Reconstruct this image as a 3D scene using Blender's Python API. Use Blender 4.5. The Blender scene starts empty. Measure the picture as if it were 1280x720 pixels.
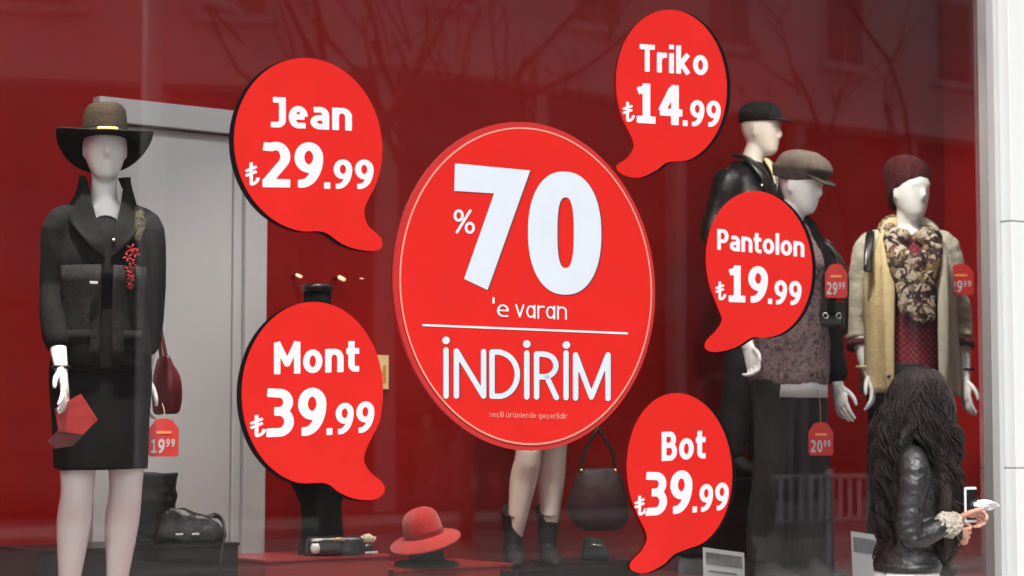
import bpy, bmesh, math, random
import numpy as np
from math import sin, cos, pi, radians, tan, atan2, sqrt
from mathutils import Vector, Matrix, noise
random.seed(7)
S = bpy.context.scene
COL = S.collection

# ------------------------------------------------------------------ camera, world, sun, exposure
YAW, PITCH, FPX = radians(37.8), radians(3.9), 2500.0
cam_d = bpy.data.cameras.new('camera'); cam = bpy.data.objects.new('camera', cam_d); COL.objects.link(cam)
cam_d.sensor_width = 36; cam_d.lens = FPX / 1280 * 36; cam_d.clip_start = .05; cam_d.clip_end = 800
cam.location = (0, 0, 1.5); cam.rotation_euler = (pi / 2 + PITCH, 0, -YAW)
S.camera = cam
cam_d.dof.use_dof = True; cam_d.dof.focus_distance = 7.1; cam_d.dof.aperture_fstop = 3.2

SUN_EL, SUN_ROT = radians(50), radians(212)
W = bpy.data.worlds.new('World'); S.world = W; W.use_nodes = True
nt = W.node_tree
sky = nt.nodes.new('ShaderNodeTexSky'); sky.sky_type = 'NISHITA'; sky.sun_disc = False
sky.sun_elevation = SUN_EL; sky.sun_rotation = SUN_ROT; sky.air_density = 1.0; sky.dust_density = 6.0; sky.ozone_density = 1.0
hs = nt.nodes.new('ShaderNodeHueSaturation'); hs.inputs['Saturation'].default_value = .25
nt.links.new(sky.outputs[0], hs.inputs['Color']); nt.links.new(hs.outputs[0], nt.nodes['Background'].inputs[0])
nt.nodes['Background'].inputs[1].default_value = .15
sun_d = bpy.data.lights.new('sun', 'SUN'); sun = bpy.data.objects.new('sun', sun_d); COL.objects.link(sun)
sun_d.energy = 1.0; sun_d.angle = radians(30); sun_d.color = (1, .97, .93)
sd = Vector((sin(SUN_ROT) * cos(SUN_EL), cos(SUN_ROT) * cos(SUN_EL), sin(SUN_EL)))
sun.rotation_euler = sd.to_track_quat('Z', 'Y').to_euler()
S.view_settings.view_transform = 'Standard'; S.view_settings.look = 'None'
S.view_settings.exposure = 0.88; S.view_settings.gamma = 1

F_ = Vector((sin(YAW) * cos(PITCH), cos(YAW) * cos(PITCH), sin(PITCH)))
R_ = Vector((cos(YAW), -sin(YAW), 0)); U_ = R_.cross(F_)
def at(px, py, Y):
    """the point of the upright plane y = Y that the photograph shows at this pixel"""
    r = F_ * FPX + R_ * (px - 640) + U_ * (360 - py)
    return Vector((0, 0, 1.5)) + r * (Y / r.y)
GY = 5.75                      # the outer face of the window glass

# ------------------------------------------------------------------ materials
def nodes(m): return m.node_tree.nodes, m.node_tree.links
def mat(name, col, rough=.6, metal=0, var=.12, vs=6, bump=.0, bs=60, sheen=0, spec=.5, coat=0, stretch=None):
    m = bpy.data.materials.new(name); m.use_nodes = True
    n, l = nodes(m); b = n['Principled BSDF']
    b.inputs['Roughness'].default_value = rough; b.inputs['Metallic'].default_value = metal
    b.inputs['Specular IOR Level'].default_value = spec
    b.inputs['Coat Weight'].default_value = coat
    if sheen: b.inputs['Sheen Weight'].default_value = sheen
    tc = n.new('ShaderNodeTexCoord'); vec = tc.outputs['Object']
    if stretch:
        mp = n.new('ShaderNodeMapping'); mp.inputs['Scale'].default_value = stretch
        l.new(vec, mp.inputs[0]); vec = mp.outputs[0]
    if var:
        t = n.new('ShaderNodeTexNoise'); t.inputs['Scale'].default_value = vs; t.inputs['Detail'].default_value = 6
        l.new(vec, t.inputs['Vector'])
        mr = n.new('ShaderNodeMapRange'); mr.inputs['From Min'].default_value = .25; mr.inputs['From Max'].default_value = .75
        mr.inputs['To Min'].default_value = 1 - var; mr.inputs['To Max'].default_value = 1 + var
        l.new(t.outputs[0], mr.inputs[0])
        mx = n.new('ShaderNodeVectorMath'); mx.operation = 'SCALE'; mx.inputs[0].default_value = col
        l.new(mr.outputs[0], mx.inputs['Scale']); l.new(mx.outputs[0], b.inputs['Base Color'])
    else: b.inputs['Base Color'].default_value = (*col, 1)
    if bump:
        t2 = n.new('ShaderNodeTexNoise'); t2.inputs['Scale'].default_value = bs; t2.inputs['Detail'].default_value = 5
        l.new(vec, t2.inputs['Vector'])
        bp = n.new('ShaderNodeBump'); bp.inputs['Strength'].default_value = bump; bp.inputs['Distance'].default_value = .01
        l.new(t2.outputs[0], bp.inputs['Height']); l.new(bp.outputs[0], b.inputs['Normal'])
    return m
def pattern_mat(name, cols, kind='voronoi', scale=30, rough=.9, bump=.4):
    """cloth with a printed or woven pattern of several colours"""
    m = bpy.data.materials.new(name); m.use_nodes = True
    n, l = nodes(m); b = n['Principled BSDF']; b.inputs['Roughness'].default_value = rough
    b.inputs['Specular IOR Level'].default_value = .2
    tc = n.new('ShaderNodeTexCoord'); cr = n.new('ShaderNodeValToRGB')
    if kind == 'voronoi':
        t = n.new('ShaderNodeTexVoronoi'); t.inputs['Scale'].default_value = scale
        d = n.new('ShaderNodeTexNoise'); d.inputs['Scale'].default_value = scale * .4; d.inputs['Detail'].default_value = 4
        mxx = n.new('ShaderNodeMixRGB'); mxx.inputs[0].default_value = .12
        l.new(tc.outputs['Object'], mxx.inputs[1]); l.new(tc.outputs['Object'], d.inputs['Vector']); l.new(d.outputs['Color'], mxx.inputs[2])
        l.new(mxx.outputs[0], t.inputs['Vector'])
        src = n.new('ShaderNodeSeparateColor'); l.new(t.outputs['Color'], src.inputs[0]); out = src.outputs[0]
    elif kind == 'noise':
        t = n.new('ShaderNodeTexNoise'); t.inputs['Scale'].default_value = scale; t.inputs['Detail'].default_value = 8; t.inputs['Roughness'].default_value = .75
        l.new(tc.outputs['Object'], t.inputs['Vector'])
        mr = n.new('ShaderNodeMapRange'); mr.inputs['From Min'].default_value = .35; mr.inputs['From Max'].default_value = .65
        l.new(t.outputs[0], mr.inputs[0]); out = mr.outputs[0]
    else:                      # plaid: two sets of bands
        sp = n.new('ShaderNodeSeparateXYZ'); l.new(tc.outputs['Object'], sp.inputs[0])
        outs = []
        for ax, k in (('X', scale), ('Z', scale)):
            mu = n.new('ShaderNodeMath'); mu.operation = 'MULTIPLY'; mu.inputs[1].default_value = k; l.new(sp.outputs[ax], mu.inputs[0])
            si = n.new('ShaderNodeMath'); si.operation = 'SINE'; l.new(mu.outputs[0], si.inputs[0])
            gr = n.new('ShaderNodeMath'); gr.operation = 'GREATER_THAN'; gr.inputs[1].default_value = .55; l.new(si.outputs[0], gr.inputs[0]); outs.append(gr)
        ad = n.new('ShaderNodeMath'); ad.operation = 'ADD'; l.new(outs[0].outputs[0], ad.inputs[0]); l.new(outs[1].outputs[0], ad.inputs[1])
        hf = n.new('ShaderNodeMath'); hf.operation = 'MULTIPLY'; hf.inputs[1].default_value = .49; l.new(ad.outputs[0], hf.inputs[0]); out = hf.outputs[0]
    cr.color_ramp.interpolation = 'CONSTANT' if kind != 'noise' else 'LINEAR'
    e = cr.color_ramp.elements
    for i, c in enumerate(cols):
        p = i / len(cols) if kind != 'noise' else i / (len(cols) - 1)
        if i < 2: e[i].position = p; e[i].color = (*c, 1)
        else:
            q = e.new(p); q.color = (*c, 1)
    l.new(out, cr.inputs[0]); l.new(cr.outputs[0], b.inputs['Base Color'])
    t2 = n.new('ShaderNodeTexNoise'); t2.inputs['Scale'].default_value = 120; l.new(tc.outputs['Object'], t2.inputs['Vector'])
    bp = n.new('ShaderNodeBump'); bp.inputs['Strength'].default_value = bump; bp.inputs['Distance'].default_value = .008
    l.new(t2.outputs[0], bp.inputs['Height']); l.new(bp.outputs[0], b.inputs['Normal'])
    return m
def emit(name, col, k):
    m = bpy.data.materials.new(name); m.use_nodes = True; b = m.node_tree.nodes['Principled BSDF']
    b.inputs['Base Color'].default_value = (*col, 1); b.inputs['Emission Color'].default_value = (*col, 1); b.inputs['Emission Strength'].default_value = k
    return m
M = dict(
    wall=mat('red_wall_paint', (.225, .003, .002), .6, spec=.12, var=.20, vs=1.1, bump=.05, bs=30),
    side=mat('red_side_paint', (.36, .006, .004), .5, spec=.15, var=.08, vs=1.5, bump=.05, bs=30),
    floor_in=mat('window_floor_red', (.16, .020, .018), .4, var=.2, vs=3),
    plinth_r=mat('red_plinth_laminate', (.30, .03, .028), .3, var=.1, vs=4),
    plinth_k=mat('black_plinth_laminate', (.006, .006, .007), .3, var=.2, vs=4),
    white_w=mat('white_door_paint', (.42, .425, .44), .45, var=.05, vs=2),
    white_p=mat('white_cladding', (.50, .52, .52), .4, var=.05, vs=1.5, stretch=(1, 1, .25)),
    joint=mat('grey_sealant', (.3, .31, .31), .7),
    alu=mat('window_aluminium', (.55, .56, .56), .4, .6, var=.05),
    vinyl=mat('red_vinyl', (.44, .012, .009), .42, var=.05, vs=5, spec=.2, bump=.12, bs=14),
    vinyl2=mat('red_vinyl_rim', (.34, .019, .019), .4, var=.03, vs=2, spec=.3),
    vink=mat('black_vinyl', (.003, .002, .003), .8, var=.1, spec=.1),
    vinw=mat('white_vinyl', (.54, .51, .555), .4, var=.02, vs=30),
    vinl=mat('pale_letter_vinyl', (.43, .475, .53), .35, var=.03, vs=9),
    vinp=mat('pink_line_vinyl', (.53, .19, .145), .4, var=.05),
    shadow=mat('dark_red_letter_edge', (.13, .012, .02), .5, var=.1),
    skin_m=mat('white_mannequin_gloss', (.84, .87, .87), .28, var=.03, vs=3, coat=.2),
    skin_w=mat('warm_white_mannequin', (.78, .70, .62), .35, var=.05, vs=3),
    wool=mat('black_wool', (.006, .0065, .0065), .95, var=.35, vs=10, bump=.2, bs=140, spec=.15),
    tweed=pattern_mat('black_tweed', [(.005, .005, .006), (.009, .0095, .010), (.017, .018, .019)], 'noise', 38, .85, .25),
    dress=mat('black_dress_jersey', (.006, .006, .007), .9, var=.3, vs=10, bump=.1, bs=80, spec=.12),
    leather=mat('black_leather', (.010, .010, .011), .30, var=.3, vs=14, bump=.35, bs=26, spec=.6),
    jacket=mat('soft_black_leather', (.009, .009, .010), .38, var=.3, vs=10, bump=.35, bs=60, spec=.5),
    boot=mat('black_suede', (.008, .008, .009), .6, var=.3, vs=14, bump=.2, bs=60, spec=.4),
    olive=mat('olive_fur', (.014, .012, .003), .95, var=.5, vs=30, bump=.8, bs=120),
    felt=pattern_mat('brown_grey_felt', [(.009, .008, .006), (.014, .010, .006), (.034, .018, .006)], 'noise', 3.2, .9, .4),
    feltk=mat('dark_felt_brim', (.008, .0075, .006), .9, spec=.15, var=.4, vs=9, bump=.3, bs=90),
    gold=mat('gold_metal', (.85, .55, .2), .28, 1, var=.1),
    silver=mat('silver_metal', (.7, .7, .7), .25, 1, var=.1),
    redlace=pattern_mat('red_lace', [(.20, .006, .010), (.27, .015, .02), (.02, .005, .005), (.24, .04, .045)], 'voronoi', 90, .8, .5),
    clutch=mat('red_leather', (.40, .020, .018), .4, var=.2, vs=7, bump=.2, bs=40),
    clutchd=mat('burgundy_leather', (.13, .010, .016), .4, var=.3, vs=7, bump=.3, bs=40),
    tag=mat('red_tag_card', (.58, .03, .028), .5, var=.03),
    tagp=mat('orange_tag_print', (.9, .32, .10), .5),
    string=mat('beige_string', (.25, .18, .12), .9),
    redfelt=mat('red_felt', (.52, .035, .032), .95, var=.2, vs=7, bump=.5, bs=110, sheen=.3),
    greenk=mat('dark_green_felt', (.012, .028, .022), .9, var=.4, vs=6),
    brownbag=mat('dark_plum_leather', (.030, .009, .011), .6, var=.35, vs=5, bump=.3, bs=30),
    cap=mat('brown_wool_cap', (.10, .075, .062), .95, var=.3, vs=20, bump=.6, bs=160),
    capd=mat('cap_peak_wool', (.055, .045, .038), .9, var=.3, vs=20, bump=.4, bs=160),
    paisley=pattern_mat('grey_pink_marl', [(.04, .035, .037), (.11, .085, .09), (.30, .20, .20), (.06, .045, .05)], 'noise', 52, .95, .6),
    greyt=mat('charcoal_trousers', (.022, .019, .022), .9, var=.2, vs=14, bump=.3, bs=150),
    blackt=mat('black_trousers', (.010, .010, .011), .85, var=.3, vs=12, bump=.2, bs=150),
    beanie=pattern_mat('burgundy_knit', [(.03, .007, .007), (.065, .012, .014), (.11, .022, .026)], 'noise', 55, 1, 1),
    cream=mat('cream_knit', (.56, .54, .43), .95, var=.12, vs=26, bump=.8, bs=150, sheen=.2),
    cream_lit=mat('warm_lit_cream_knit', (.70, .56, .30), .95, var=.12, vs=26, bump=.8, bs=150, sheen=.2),  # the cream knit again, with warm lamplight put into its colour
    plaid=pattern_mat('red_check_shirt', [(.24, .018, .035), (.10, .010, .018), (.36, .07, .09)], 'plaid', 230, .9, .4),
    scarf=pattern_mat('patterned_scarf', [(.02, .016, .014), (.16, .11, .05), (.40, .32, .24), (.05, .035, .03), (.02, .02, .02), (.24, .17, .10), (.09, .03, .03), (.5, .45, .38)], 'voronoi', 48, .95, .7),
    cuff=mat('dark_red_cuff', (.09, .012, .018), .9, var=.2),
    shirtw=mat('white_shirt', (.62, .63, .65), .8, var=.04, bump=.1, bs=40),
    shirty=mat('ivory_collar', (.60, .56, .36), .8, var=.05),
    skin=mat('skin', (.42, .22, .16), .5, var=.08, vs=20, bump=.05, bs=200),
    fur=mat('cream_fur', (.40, .36, .31), 1, var=.25, vs=40, bump=1, bs=150),
    tissue=mat('white_plastic', (.55, .57, .58), .4, var=.05),
    phone=mat('black_glass', (.006, .006, .008), .1, var=0),
    hair=mat('dark_brown_hair', (.0155, .0105, .0095), .5, var=.5, vs=9, spec=.3, bump=.8, bs=220, stretch=(1, 1, .08)),
    jeans=mat('white_jeans', (.52, .53, .54), .85, var=.05, bump=.1, bs=80),
    paper=mat('white_card', (.72, .75, .78), .5, var=.03),
    papery=mat('yellow_card', (.72, .55, .28), .5, var=.1),
    printg=mat('grey_print', (.22, .23, .25), .6, var=.3, vs=40),
    printo=mat('orange_print', (.6, .2, .04), .6),
    pave=mat('paving_stone', (.42, .40, .39), .85, var=.2, vs=3, bump=.2, bs=40),
    asphalt=mat('asphalt', (.19, .185, .18), .9, var=.25, vs=8, bump=.3, bs=120),
    kerb=mat('kerb_stone', (.33, .32, .31), .85, var=.15, vs=5),
    line=mat('road_paint', (.7, .7, .68), .7, var=.1),
    stone=mat('pale_render', (.46, .40, .41), .9, var=.10, vs=.5, bump=.1, bs=10),
    stone2=mat('grey_render', (.42, .40, .43), .9, var=.12, vs=.5, bump=.1, bs=10),
    dark=mat('dark_shopfront', (.025, .02, .02), .4, var=.3, vs=1),
    glassd=mat('dark_window_glass', (.10, .10, .10), .3, var=0),
    bark=mat('tree_bark', (.025, .020, .018), .95, var=.4, vs=9, bump=.6, bs=40),
    steel=mat('lamp_steel', (.50, .50, .50), .4, .5),
    coatg=mat('dark_grey_coat', (.03, .03, .035), .9, var=.2),
    coatb=mat('brown_coat', (.07, .04, .03), .9, var=.2),
    ceil=mat('white_ceiling', (.7, .69, .67), .8, var=.04),
    wood=mat('wood_floor', (.2, .12, .08), .5, var=.2),
    bulb=emit('warm_bulb', (1, .60, .35), .55),
    flower=mat('white_petals', (.75, .70, .55), .7, var=.1),
)
# window glass: reflects as a double-sided pane does (Fresnel, both faces), otherwise lets light through
gm = bpy.data.materials.new('window_glass'); gm.use_nodes = True; n, l = nodes(gm); n.clear()
out = n.new('ShaderNodeOutputMaterial'); mix = n.new('ShaderNodeMixShader'); tr = n.new('ShaderNodeBsdfTransparent'); gl = n.new('ShaderNodeBsdfGlossy')
tr.inputs[0].default_value = (.965, .975, .97, 1); gl.inputs['Roughness'].default_value = .014
fr = n.new('ShaderNodeFresnel'); fr.inputs[0].default_value = 1.5; mu = n.new('ShaderNodeMath'); mu.operation = 'MULTIPLY'; mu.inputs[1].default_value = 2.1; mu.use_clamp = True      # double glazing: four faces
tcg = n.new('ShaderNodeTexCoord'); ng = n.new('ShaderNodeTexNoise'); ng.inputs['Scale'].default_value = .8; ng.inputs['Detail'].default_value = 1
bg = n.new('ShaderNodeBump'); bg.inputs['Strength'].default_value = .05; bg.inputs['Distance'].default_value = .02
l.new(tcg.outputs['Object'], ng.inputs['Vector']); l.new(ng.outputs[0], bg.inputs['Height']); l.new(bg.outputs[0], gl.inputs['Normal'])
l.new(fr.outputs[0], mu.inputs[0]); l.new(mu.outputs[0], mix.inputs[0]); l.new(tr.outputs[0], mix.inputs[1]); l.new(gl.outputs[0], mix.inputs[2]); 
df_ = n.new('ShaderNodeBsdfDiffuse'); df_.inputs[0].default_value = (.6, .58, .58, 1); mx2 = n.new('ShaderNodeMixShader')      # film of street dust and wipe marks
nd = n.new('ShaderNodeTexNoise'); nd.inputs['Scale'].default_value = 2.2; nd.inputs['Detail'].default_value = 7; nd.inputs['Roughness'].default_value = .7
mpd = n.new('ShaderNodeMapping'); mpd.inputs['Rotation'].default_value = (0, radians(35), 0); mpd.inputs['Scale'].default_value = (.5, 1, 2.0)
l.new(tcg.outputs['Object'], mpd.inputs[0]); l.new(mpd.outputs[0], nd.inputs['Vector'])
mrd = n.new('ShaderNodeMapRange'); mrd.inputs['From Min'].default_value = .35; mrd.inputs['From Max'].default_value = .75; mrd.inputs['To Min'].default_value = .001; mrd.inputs['To Max'].default_value = .008
l.new(nd.outputs[0], mrd.inputs[0]); l.new(mrd.outputs[0], mx2.inputs[0]); l.new(mix.outputs[0], mx2.inputs[1]); l.new(df_.outputs[0], mx2.inputs[2]); l.new(mx2.outputs[0], out.inputs[0])
M['glass'] = gm
gi = bpy.data.materials.new('window_glass_inner_face'); gi.use_nodes = True; n, l = nodes(gi); n.clear()
out = n.new('ShaderNodeOutputMaterial'); tr = n.new('ShaderNodeBsdfTransparent'); tr.inputs[0].default_value = (.98, .985, .985, 1); l.new(tr.outputs[0], out.inputs[0])
M['glass_in'] = gi

# ------------------------------------------------------------------ object helpers
def link_mesh(name, me, m, parent=None, smooth=False, loc=None, rz=0):
    if m: me.materials.append(M[m] if isinstance(m, str) else m)
    if smooth:
        for p in me.polygons: p.use_smooth = True
    o = bpy.data.objects.new(name, me); COL.objects.link(o)
    if parent: o.parent = parent
    if loc is not None: o.location = loc
    if rz: o.rotation_euler = (0, 0, rz)
    return o
def obj(name, bm, m, parent=None, smooth=False, loc=None, rz=0):
    me = bpy.data.meshes.new(name); bmesh.ops.recalc_face_normals(bm, faces=bm.faces[:]); bm.to_mesh(me); bm.free()
    return link_mesh(name, me, m, parent, smooth, loc, rz)
def empty(name, loc=(0, 0, 0), rz=0):
    o = bpy.data.objects.new(name, None); COL.objects.link(o); o.location = loc; o.rotation_euler = (0, 0, rz); o.empty_display_size = .1
    return o
def tag(o, label=None, cat=None, group=None, kind=None):
    for k, v in (('label', label), ('category', cat), ('group', group), ('kind', kind)):
        if v: o[k] = v
    return o
def box(bm, x0, x1, y0, y1, z0, z1, bev=0):
    vs = [bm.verts.new(p) for p in ((x0, y0, z0), (x1, y0, z0), (x1, y1, z0), (x0, y1, z0), (x0, y0, z1), (x1, y0, z1), (x1, y1, z1), (x0, y1, z1))]
    fs = [bm.faces.new([vs[i] for i in f]) for f in ((0, 3, 2, 1), (4, 5, 6, 7), (0, 1, 5, 4), (1, 2, 6, 5), (2, 3, 7, 6), (3, 0, 4, 7))]
    if bev:
        es = list({e for f in fs for e in f.edges})
        bmesh.ops.bevel(bm, geom=es, offset=bev, segments=2, affect='EDGES', profile=.5)
def crom(pts, k=4, closed=False):
    """Catmull-Rom through rows of numbers"""
    P = [np.array(p, float) for p in pts]; n_ = len(P); out_ = []
    for i in range(n_ if closed else n_ - 1):
        a = P[(i - 1) % n_] if closed or i > 0 else 2 * P[0] - P[1]
        b, c = P[i], P[(i + 1) % n_]
        d = P[(i + 2) % n_] if closed or i + 2 < n_ else 2 * P[-1] - P[-2]
        for j in range(k):
            t = j / k
            out_.append(.5 * ((2 * b) + (-a + c) * t + (2 * a - 5 * b + 4 * c - d) * t * t + (-a + 3 * b - 3 * c + d) * t ** 3))
    if not closed: out_.append(P[-1])
    return out_
def rings_to(bm, rings, cap=True, closed=True):
    rows = [[bm.verts.new(tuple(p)) for p in r] for r in rings]; n_ = len(rows[0])
    for a, b in zip(rows, rows[1:]):
        for i in range(n_ if closed else n_ - 1):
            j = (i + 1) % n_
            bm.faces.new((a[i], a[j], b[j], b[i]))
    if cap and closed:
        bm.faces.new(rows[0][::-1]); bm.faces.new(rows[-1])
    return rows
def tube(bm, pts, seg=12, k=3, ref=(1, 0, 0), round_ends=True, smooth=True):
    """pts rows: x y z r_side r_other ; r_side lies along ref"""
    rows = [list(p) + ([p[3]] if len(p) == 4 else []) for p in pts]
    C = crom(rows, k) if smooth and len(rows) > 2 else [np.array(r, float) for r in rows]
    ref = np.array(ref, float); rings = []
    n_ = len(C)
    for i, c in enumerate(C):
        t = C[min(i + 1, n_ - 1)][:3] - C[max(i - 1, 0)][:3]; t = t / (np.linalg.norm(t) + 1e-9)
        a = ref - t * ref.dot(t)
        if np.linalg.norm(a) < 1e-3: a = np.cross(t, (0, .3, 1))
        a /= np.linalg.norm(a); b = np.cross(t, a)
        def ring(cc, sc):
            return [cc + a * (c[3] * sc * cos(2 * pi * q / seg)) + b * (c[4] * sc * sin(2 * pi * q / seg)) for q in range(seg)]
        if i == 0 and round_ends:
            rr = min(c[3], c[4])
            rings.append(ring(c[:3] - t * rr * .9, .35)); rings.append(ring(c[:3] - t * rr * .55, .8))
        rings.append(ring(c[:3], 1))
        if i == n_ - 1 and round_ends:
            rr = min(c[3], c[4])
            rings.append(ring(c[:3] + t * rr * .55, .8)); rings.append(ring(c[:3] + t * rr * .9, .35))
    rings_to(bm, rings)
def lofz(bm, rows, seg=36, k=3, ex=2.0, a0=None, a1=None, cap=True):
    """upright loft. rows: z cx cy rx ry. a0..a1 (degrees, 270 = front) leaves the shell open"""
    C = crom(rows, k) if len(rows) > 2 else [np.array(r, float) for r in rows]
    full = a0 is None
    rings = []
    for c in C:
        r = []
        for q in range(seg if full else seg + 1):
            a = 2 * pi * q / seg if full else radians(a0 + (a1 - a0) * q / seg)
            ca, sa = cos(a), sin(a)
            ca = math.copysign(abs(ca) ** (2 / ex), ca); sa = math.copysign(abs(sa) ** (2 / ex), sa)
            r.append(np.array((c[1] + c[3] * ca, c[2] + c[4] * sa, c[0])))
        rings.append(r)
    return rings_to(bm, rings, cap and full, full)
def folds(bm, amp=.006, fx=9, fz=3, seed=0, z0=None, z1=None):
    bm.normal_update()
    for v in bm.verts:
        k = 1
        if z0 is not None: k = min(1, max(0, (v.co.z - z0) / (z1 - z0)))
        p = Vector((v.co.x * fx + seed, v.co.y * fx, v.co.z * fz))
        d = noise.noise(p) + .5 * noise.noise(p * 2.3)
        v.co += v.normal * (d * amp * k)
def remesh(bm, vox, sm=4, amp=0, **kw):
    """union of everything in bm as one continuous surface"""
    bmesh.ops.recalc_face_normals(bm, faces=bm.faces[:])
    me = bpy.data.meshes.new('tmp'); bm.to_mesh(me); bm.free()
    o = bpy.data.objects.new('tmp', me); COL.objects.link(o)
    md = o.modifiers.new('r', 'REMESH'); md.mode = 'VOXEL'; md.voxel_size = vox
    if sm:
        s2 = o.modifiers.new('s', 'SMOOTH'); s2.iterations = sm; s2.factor = .5
    dg = bpy.context.evaluated_depsgraph_get()
    me2 = bpy.data.meshes.new_from_object(o.evaluated_get(dg))
    bpy.data.objects.remove(o); bpy.data.meshes.remove(me)
    b2 = bmesh.new(); b2.from_mesh(me2); bpy.data.meshes.remove(me2)
    if amp: folds(b2, amp, **kw)
    return b2
def join(bm, other):
    me = bpy.data.meshes.new('j'); other.to_mesh(me); other.free(); bm.from_mesh(me); bpy.data.meshes.remove(me)
def solid(o, t, off=-1):
    md = o.modifiers.new('thickness', 'SOLIDIFY'); md.thickness = t; md.offset = off
    return o
def xform(bm, mx, verts=None): bmesh.ops.transform(bm, matrix=mx, verts=verts or bm.verts[:])

# ------------------------------------------------------------------ lettering: stroke glyphs, contoured
def A_(cx, cy, rx, ry, a0, a1, n_=22):
    return [(cx + rx * cos(radians(a0 + (a1 - a0) * i / n_)), cy + ry * sin(radians(a0 + (a1 - a0) * i / n_))) for i in range(n_ + 1)]
VK = .80                       # horizontals are thinner than stems
def glyph(c, w, X=.74):
    """(width, [polyline]) in units of the cap height, stroke w"""
    h = w / 2; v = h * VK; m = X / 2
    if c == 'J': W_ = .5; r = .16; return W_, [[(W_ - h, 1)] + A_(W_ - h - r, v + r, r, r, 0, -90, 8) + [(0, v)], [(.07, 1 - v), (W_ - h, 1 - v)]]
    if c == 'e': W_ = .64; return W_, [[(h, m * 1.02), (W_ - h, m * 1.02)], A_(W_ / 2, m, W_ / 2 - h, m - v, 4, 270, 24) + [(W_ * .88, v + .01)]]
    if c == 'a': W_ = .61; return W_, [[(W_ - h, 0)] + A_(W_ - h - .19, X - v - .19, .19, .19, 0, 90, 8) + [(.09, X - v - .01)], A_(W_ - h - .2, v + .145, .2, .145, 90, 270, 12) + [(W_ - h, v)], [(W_ - h - .2, v + .29), (W_ - h, v + .29)]]
    if c == 'n': W_ = .66; r = W_ / 2 - h; return W_, [[(h, 0), (h, X)], A_(W_ / 2, X - v - .2, r, .2, 180, 0, 14) + [(W_ - h, 0)]]
    if c in 'uü':
        W_ = .66; r = W_ / 2 - h; s_ = [[(W_ - h, X), (W_ - h, 0)], [(h, X)] + A_(W_ / 2, v + .2, r, .2, 180, 360, 14)]
        if c == 'ü': s_ += [[(.2, .98), (.2, .99)], [(.46, .98), (.46, .99)]]
        return W_, s_
    if c == 'o': W_ = .69; return W_, [A_(W_ / 2, m, W_ / 2 - h, m - v, 0, 360)]
    if c == 'r': W_ = .46; return W_, [[(h, 0), (h, X)], A_(h + .25, X - v - .24, .25, .24, 180, 84, 8) + [(W_, X - v)]]
    if c == 't': W_ = .46; return W_, [[(h + .07, X + .22)] + A_(h + .21, v + .14, .14, .14, 180, 270, 8) + [(W_, v)], [(0, X - v), (W_, X - v)]]
    if c == 'i': return w, [[(h, 0), (h, X)], [(h, .88), (h, 1.05)]]
    if c == 'l': return w, [[(h, 0), (h, 1.04)]]
    if c == 'k': W_ = .68; return W_, [[(h, 0), (h, 1.04)], [(h + .06, X * .44), (W_ - h * 1.1, X - .01)], [(h + .12, X * .52), (W_ - h, .01)]]
    if c == 'M': W_ = .94; return W_, [[(h, 0), (h, 1)], [(W_ - h, 0), (W_ - h, 1)], [(h * .9, 1), (W_ / 2, .32), (W_ - h * .9, 1)]]
    if c == 'T': W_ = .70; return W_, [[(0, 1 - v), (W_, 1 - v)], [(W_ / 2, 0), (W_ / 2, 1 - v)]]
    if c == 'P': W_ = .68; r = (.66 - 2 * v) / 2; return W_, [[(h, 0), (h, 1)], [(h, 1 - v)] + A_(W_ - h - .2, 1 - v - r, .2, r, 90, -90, 14) + [(h, 1 - v - 2 * r)]]
    if c == 'B': W_ = .72; return W_, [[(h, 0), (h, 1)], [(h, 1 - v)] + A_(W_ - h - .22, (1 - v + .53) / 2, .17, (1 - v - .53) / 2, 90, -90, 12) + [(h, .53)], [(h, .53)] + A_(W_ - h - .2, (.53 + v) / 2, .2, (.53 - v) / 2, 90, -90, 12) + [(h, v)]]
    if c == '1': W_ = .58; return W_, [[(W_ / 2 + .02, 0), (W_ / 2 + .02, 1)], [(W_ / 2 + .02, .87), (.05, .80)], [(.02, v), (W_, v)]]
    if c == '2': W_ = .64; return W_, [[(.02, .90)] + A_(.31, 1 - v - .23, W_ - h - .31, .23, 118, -35, 14) + [(h, v + .03)], [(0, v), (W_, v)]]
    if c == '3': W_ = .64; cy = 1 - v; return W_, [[(.02, .93)] + A_(.30, (cy + .53) / 2, W_ - h - .32, (cy - .53) / 2, 95, -90, 14) + [(.18, .53)], [(.18, .53), (.30, .53)] + A_(.30, (.53 + v) / 2, W_ - h - .30, (.53 - v) / 2, 90, -95, 14) + [(.0, .09)]]
    if c == '4': W_ = .70; return W_, [[(.48, 0), (.48, 1)], [(.42, 1 - v), (h * .75, .33)], [(.03, .22 + v), (W_, .22 + v)]]
    if c == '9': W_ = .66; return W_, [A_(W_ / 2, .665, W_ / 2 - h, .335 - v, 0, 360), [(W_ - h, .68)] + A_(.16, .66, W_ - h - .16, .66 - v, 0, -88, 14) + [(.08, v)]]
    if c == '0': W_ = .66; return W_, [A_(W_ / 2, .5, W_ / 2 - h, .5 - v, 0, 360)]
    if c == '.': return w * 1.1, [[(h, 0), (h, w)]]
    if c == 's': W_ = .5; return W_, [A_(W_ / 2, X * .73, W_ / 2 - h, X * .27 - v, 40, 240, 10) + A_(W_ / 2, X * .27, W_ / 2 - h, X * .27 - v, 90, -140, 10)]
    if c in 'cç':
        W_ = .56; s_ = [A_(W_ / 2 + .03, m, W_ / 2 - h, m - v, 50, 310)]
        if c == 'ç': s_ += [[(W_ / 2, 0), (W_ / 2, -.2)]]
        return W_, s_
    if c == 'd': W_ = .66; return W_, [A_(W_ / 2, m, W_ / 2 - h, m - v, 0, 360), [(W_ - h, 0), (W_ - h, 1.03)]]
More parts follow.
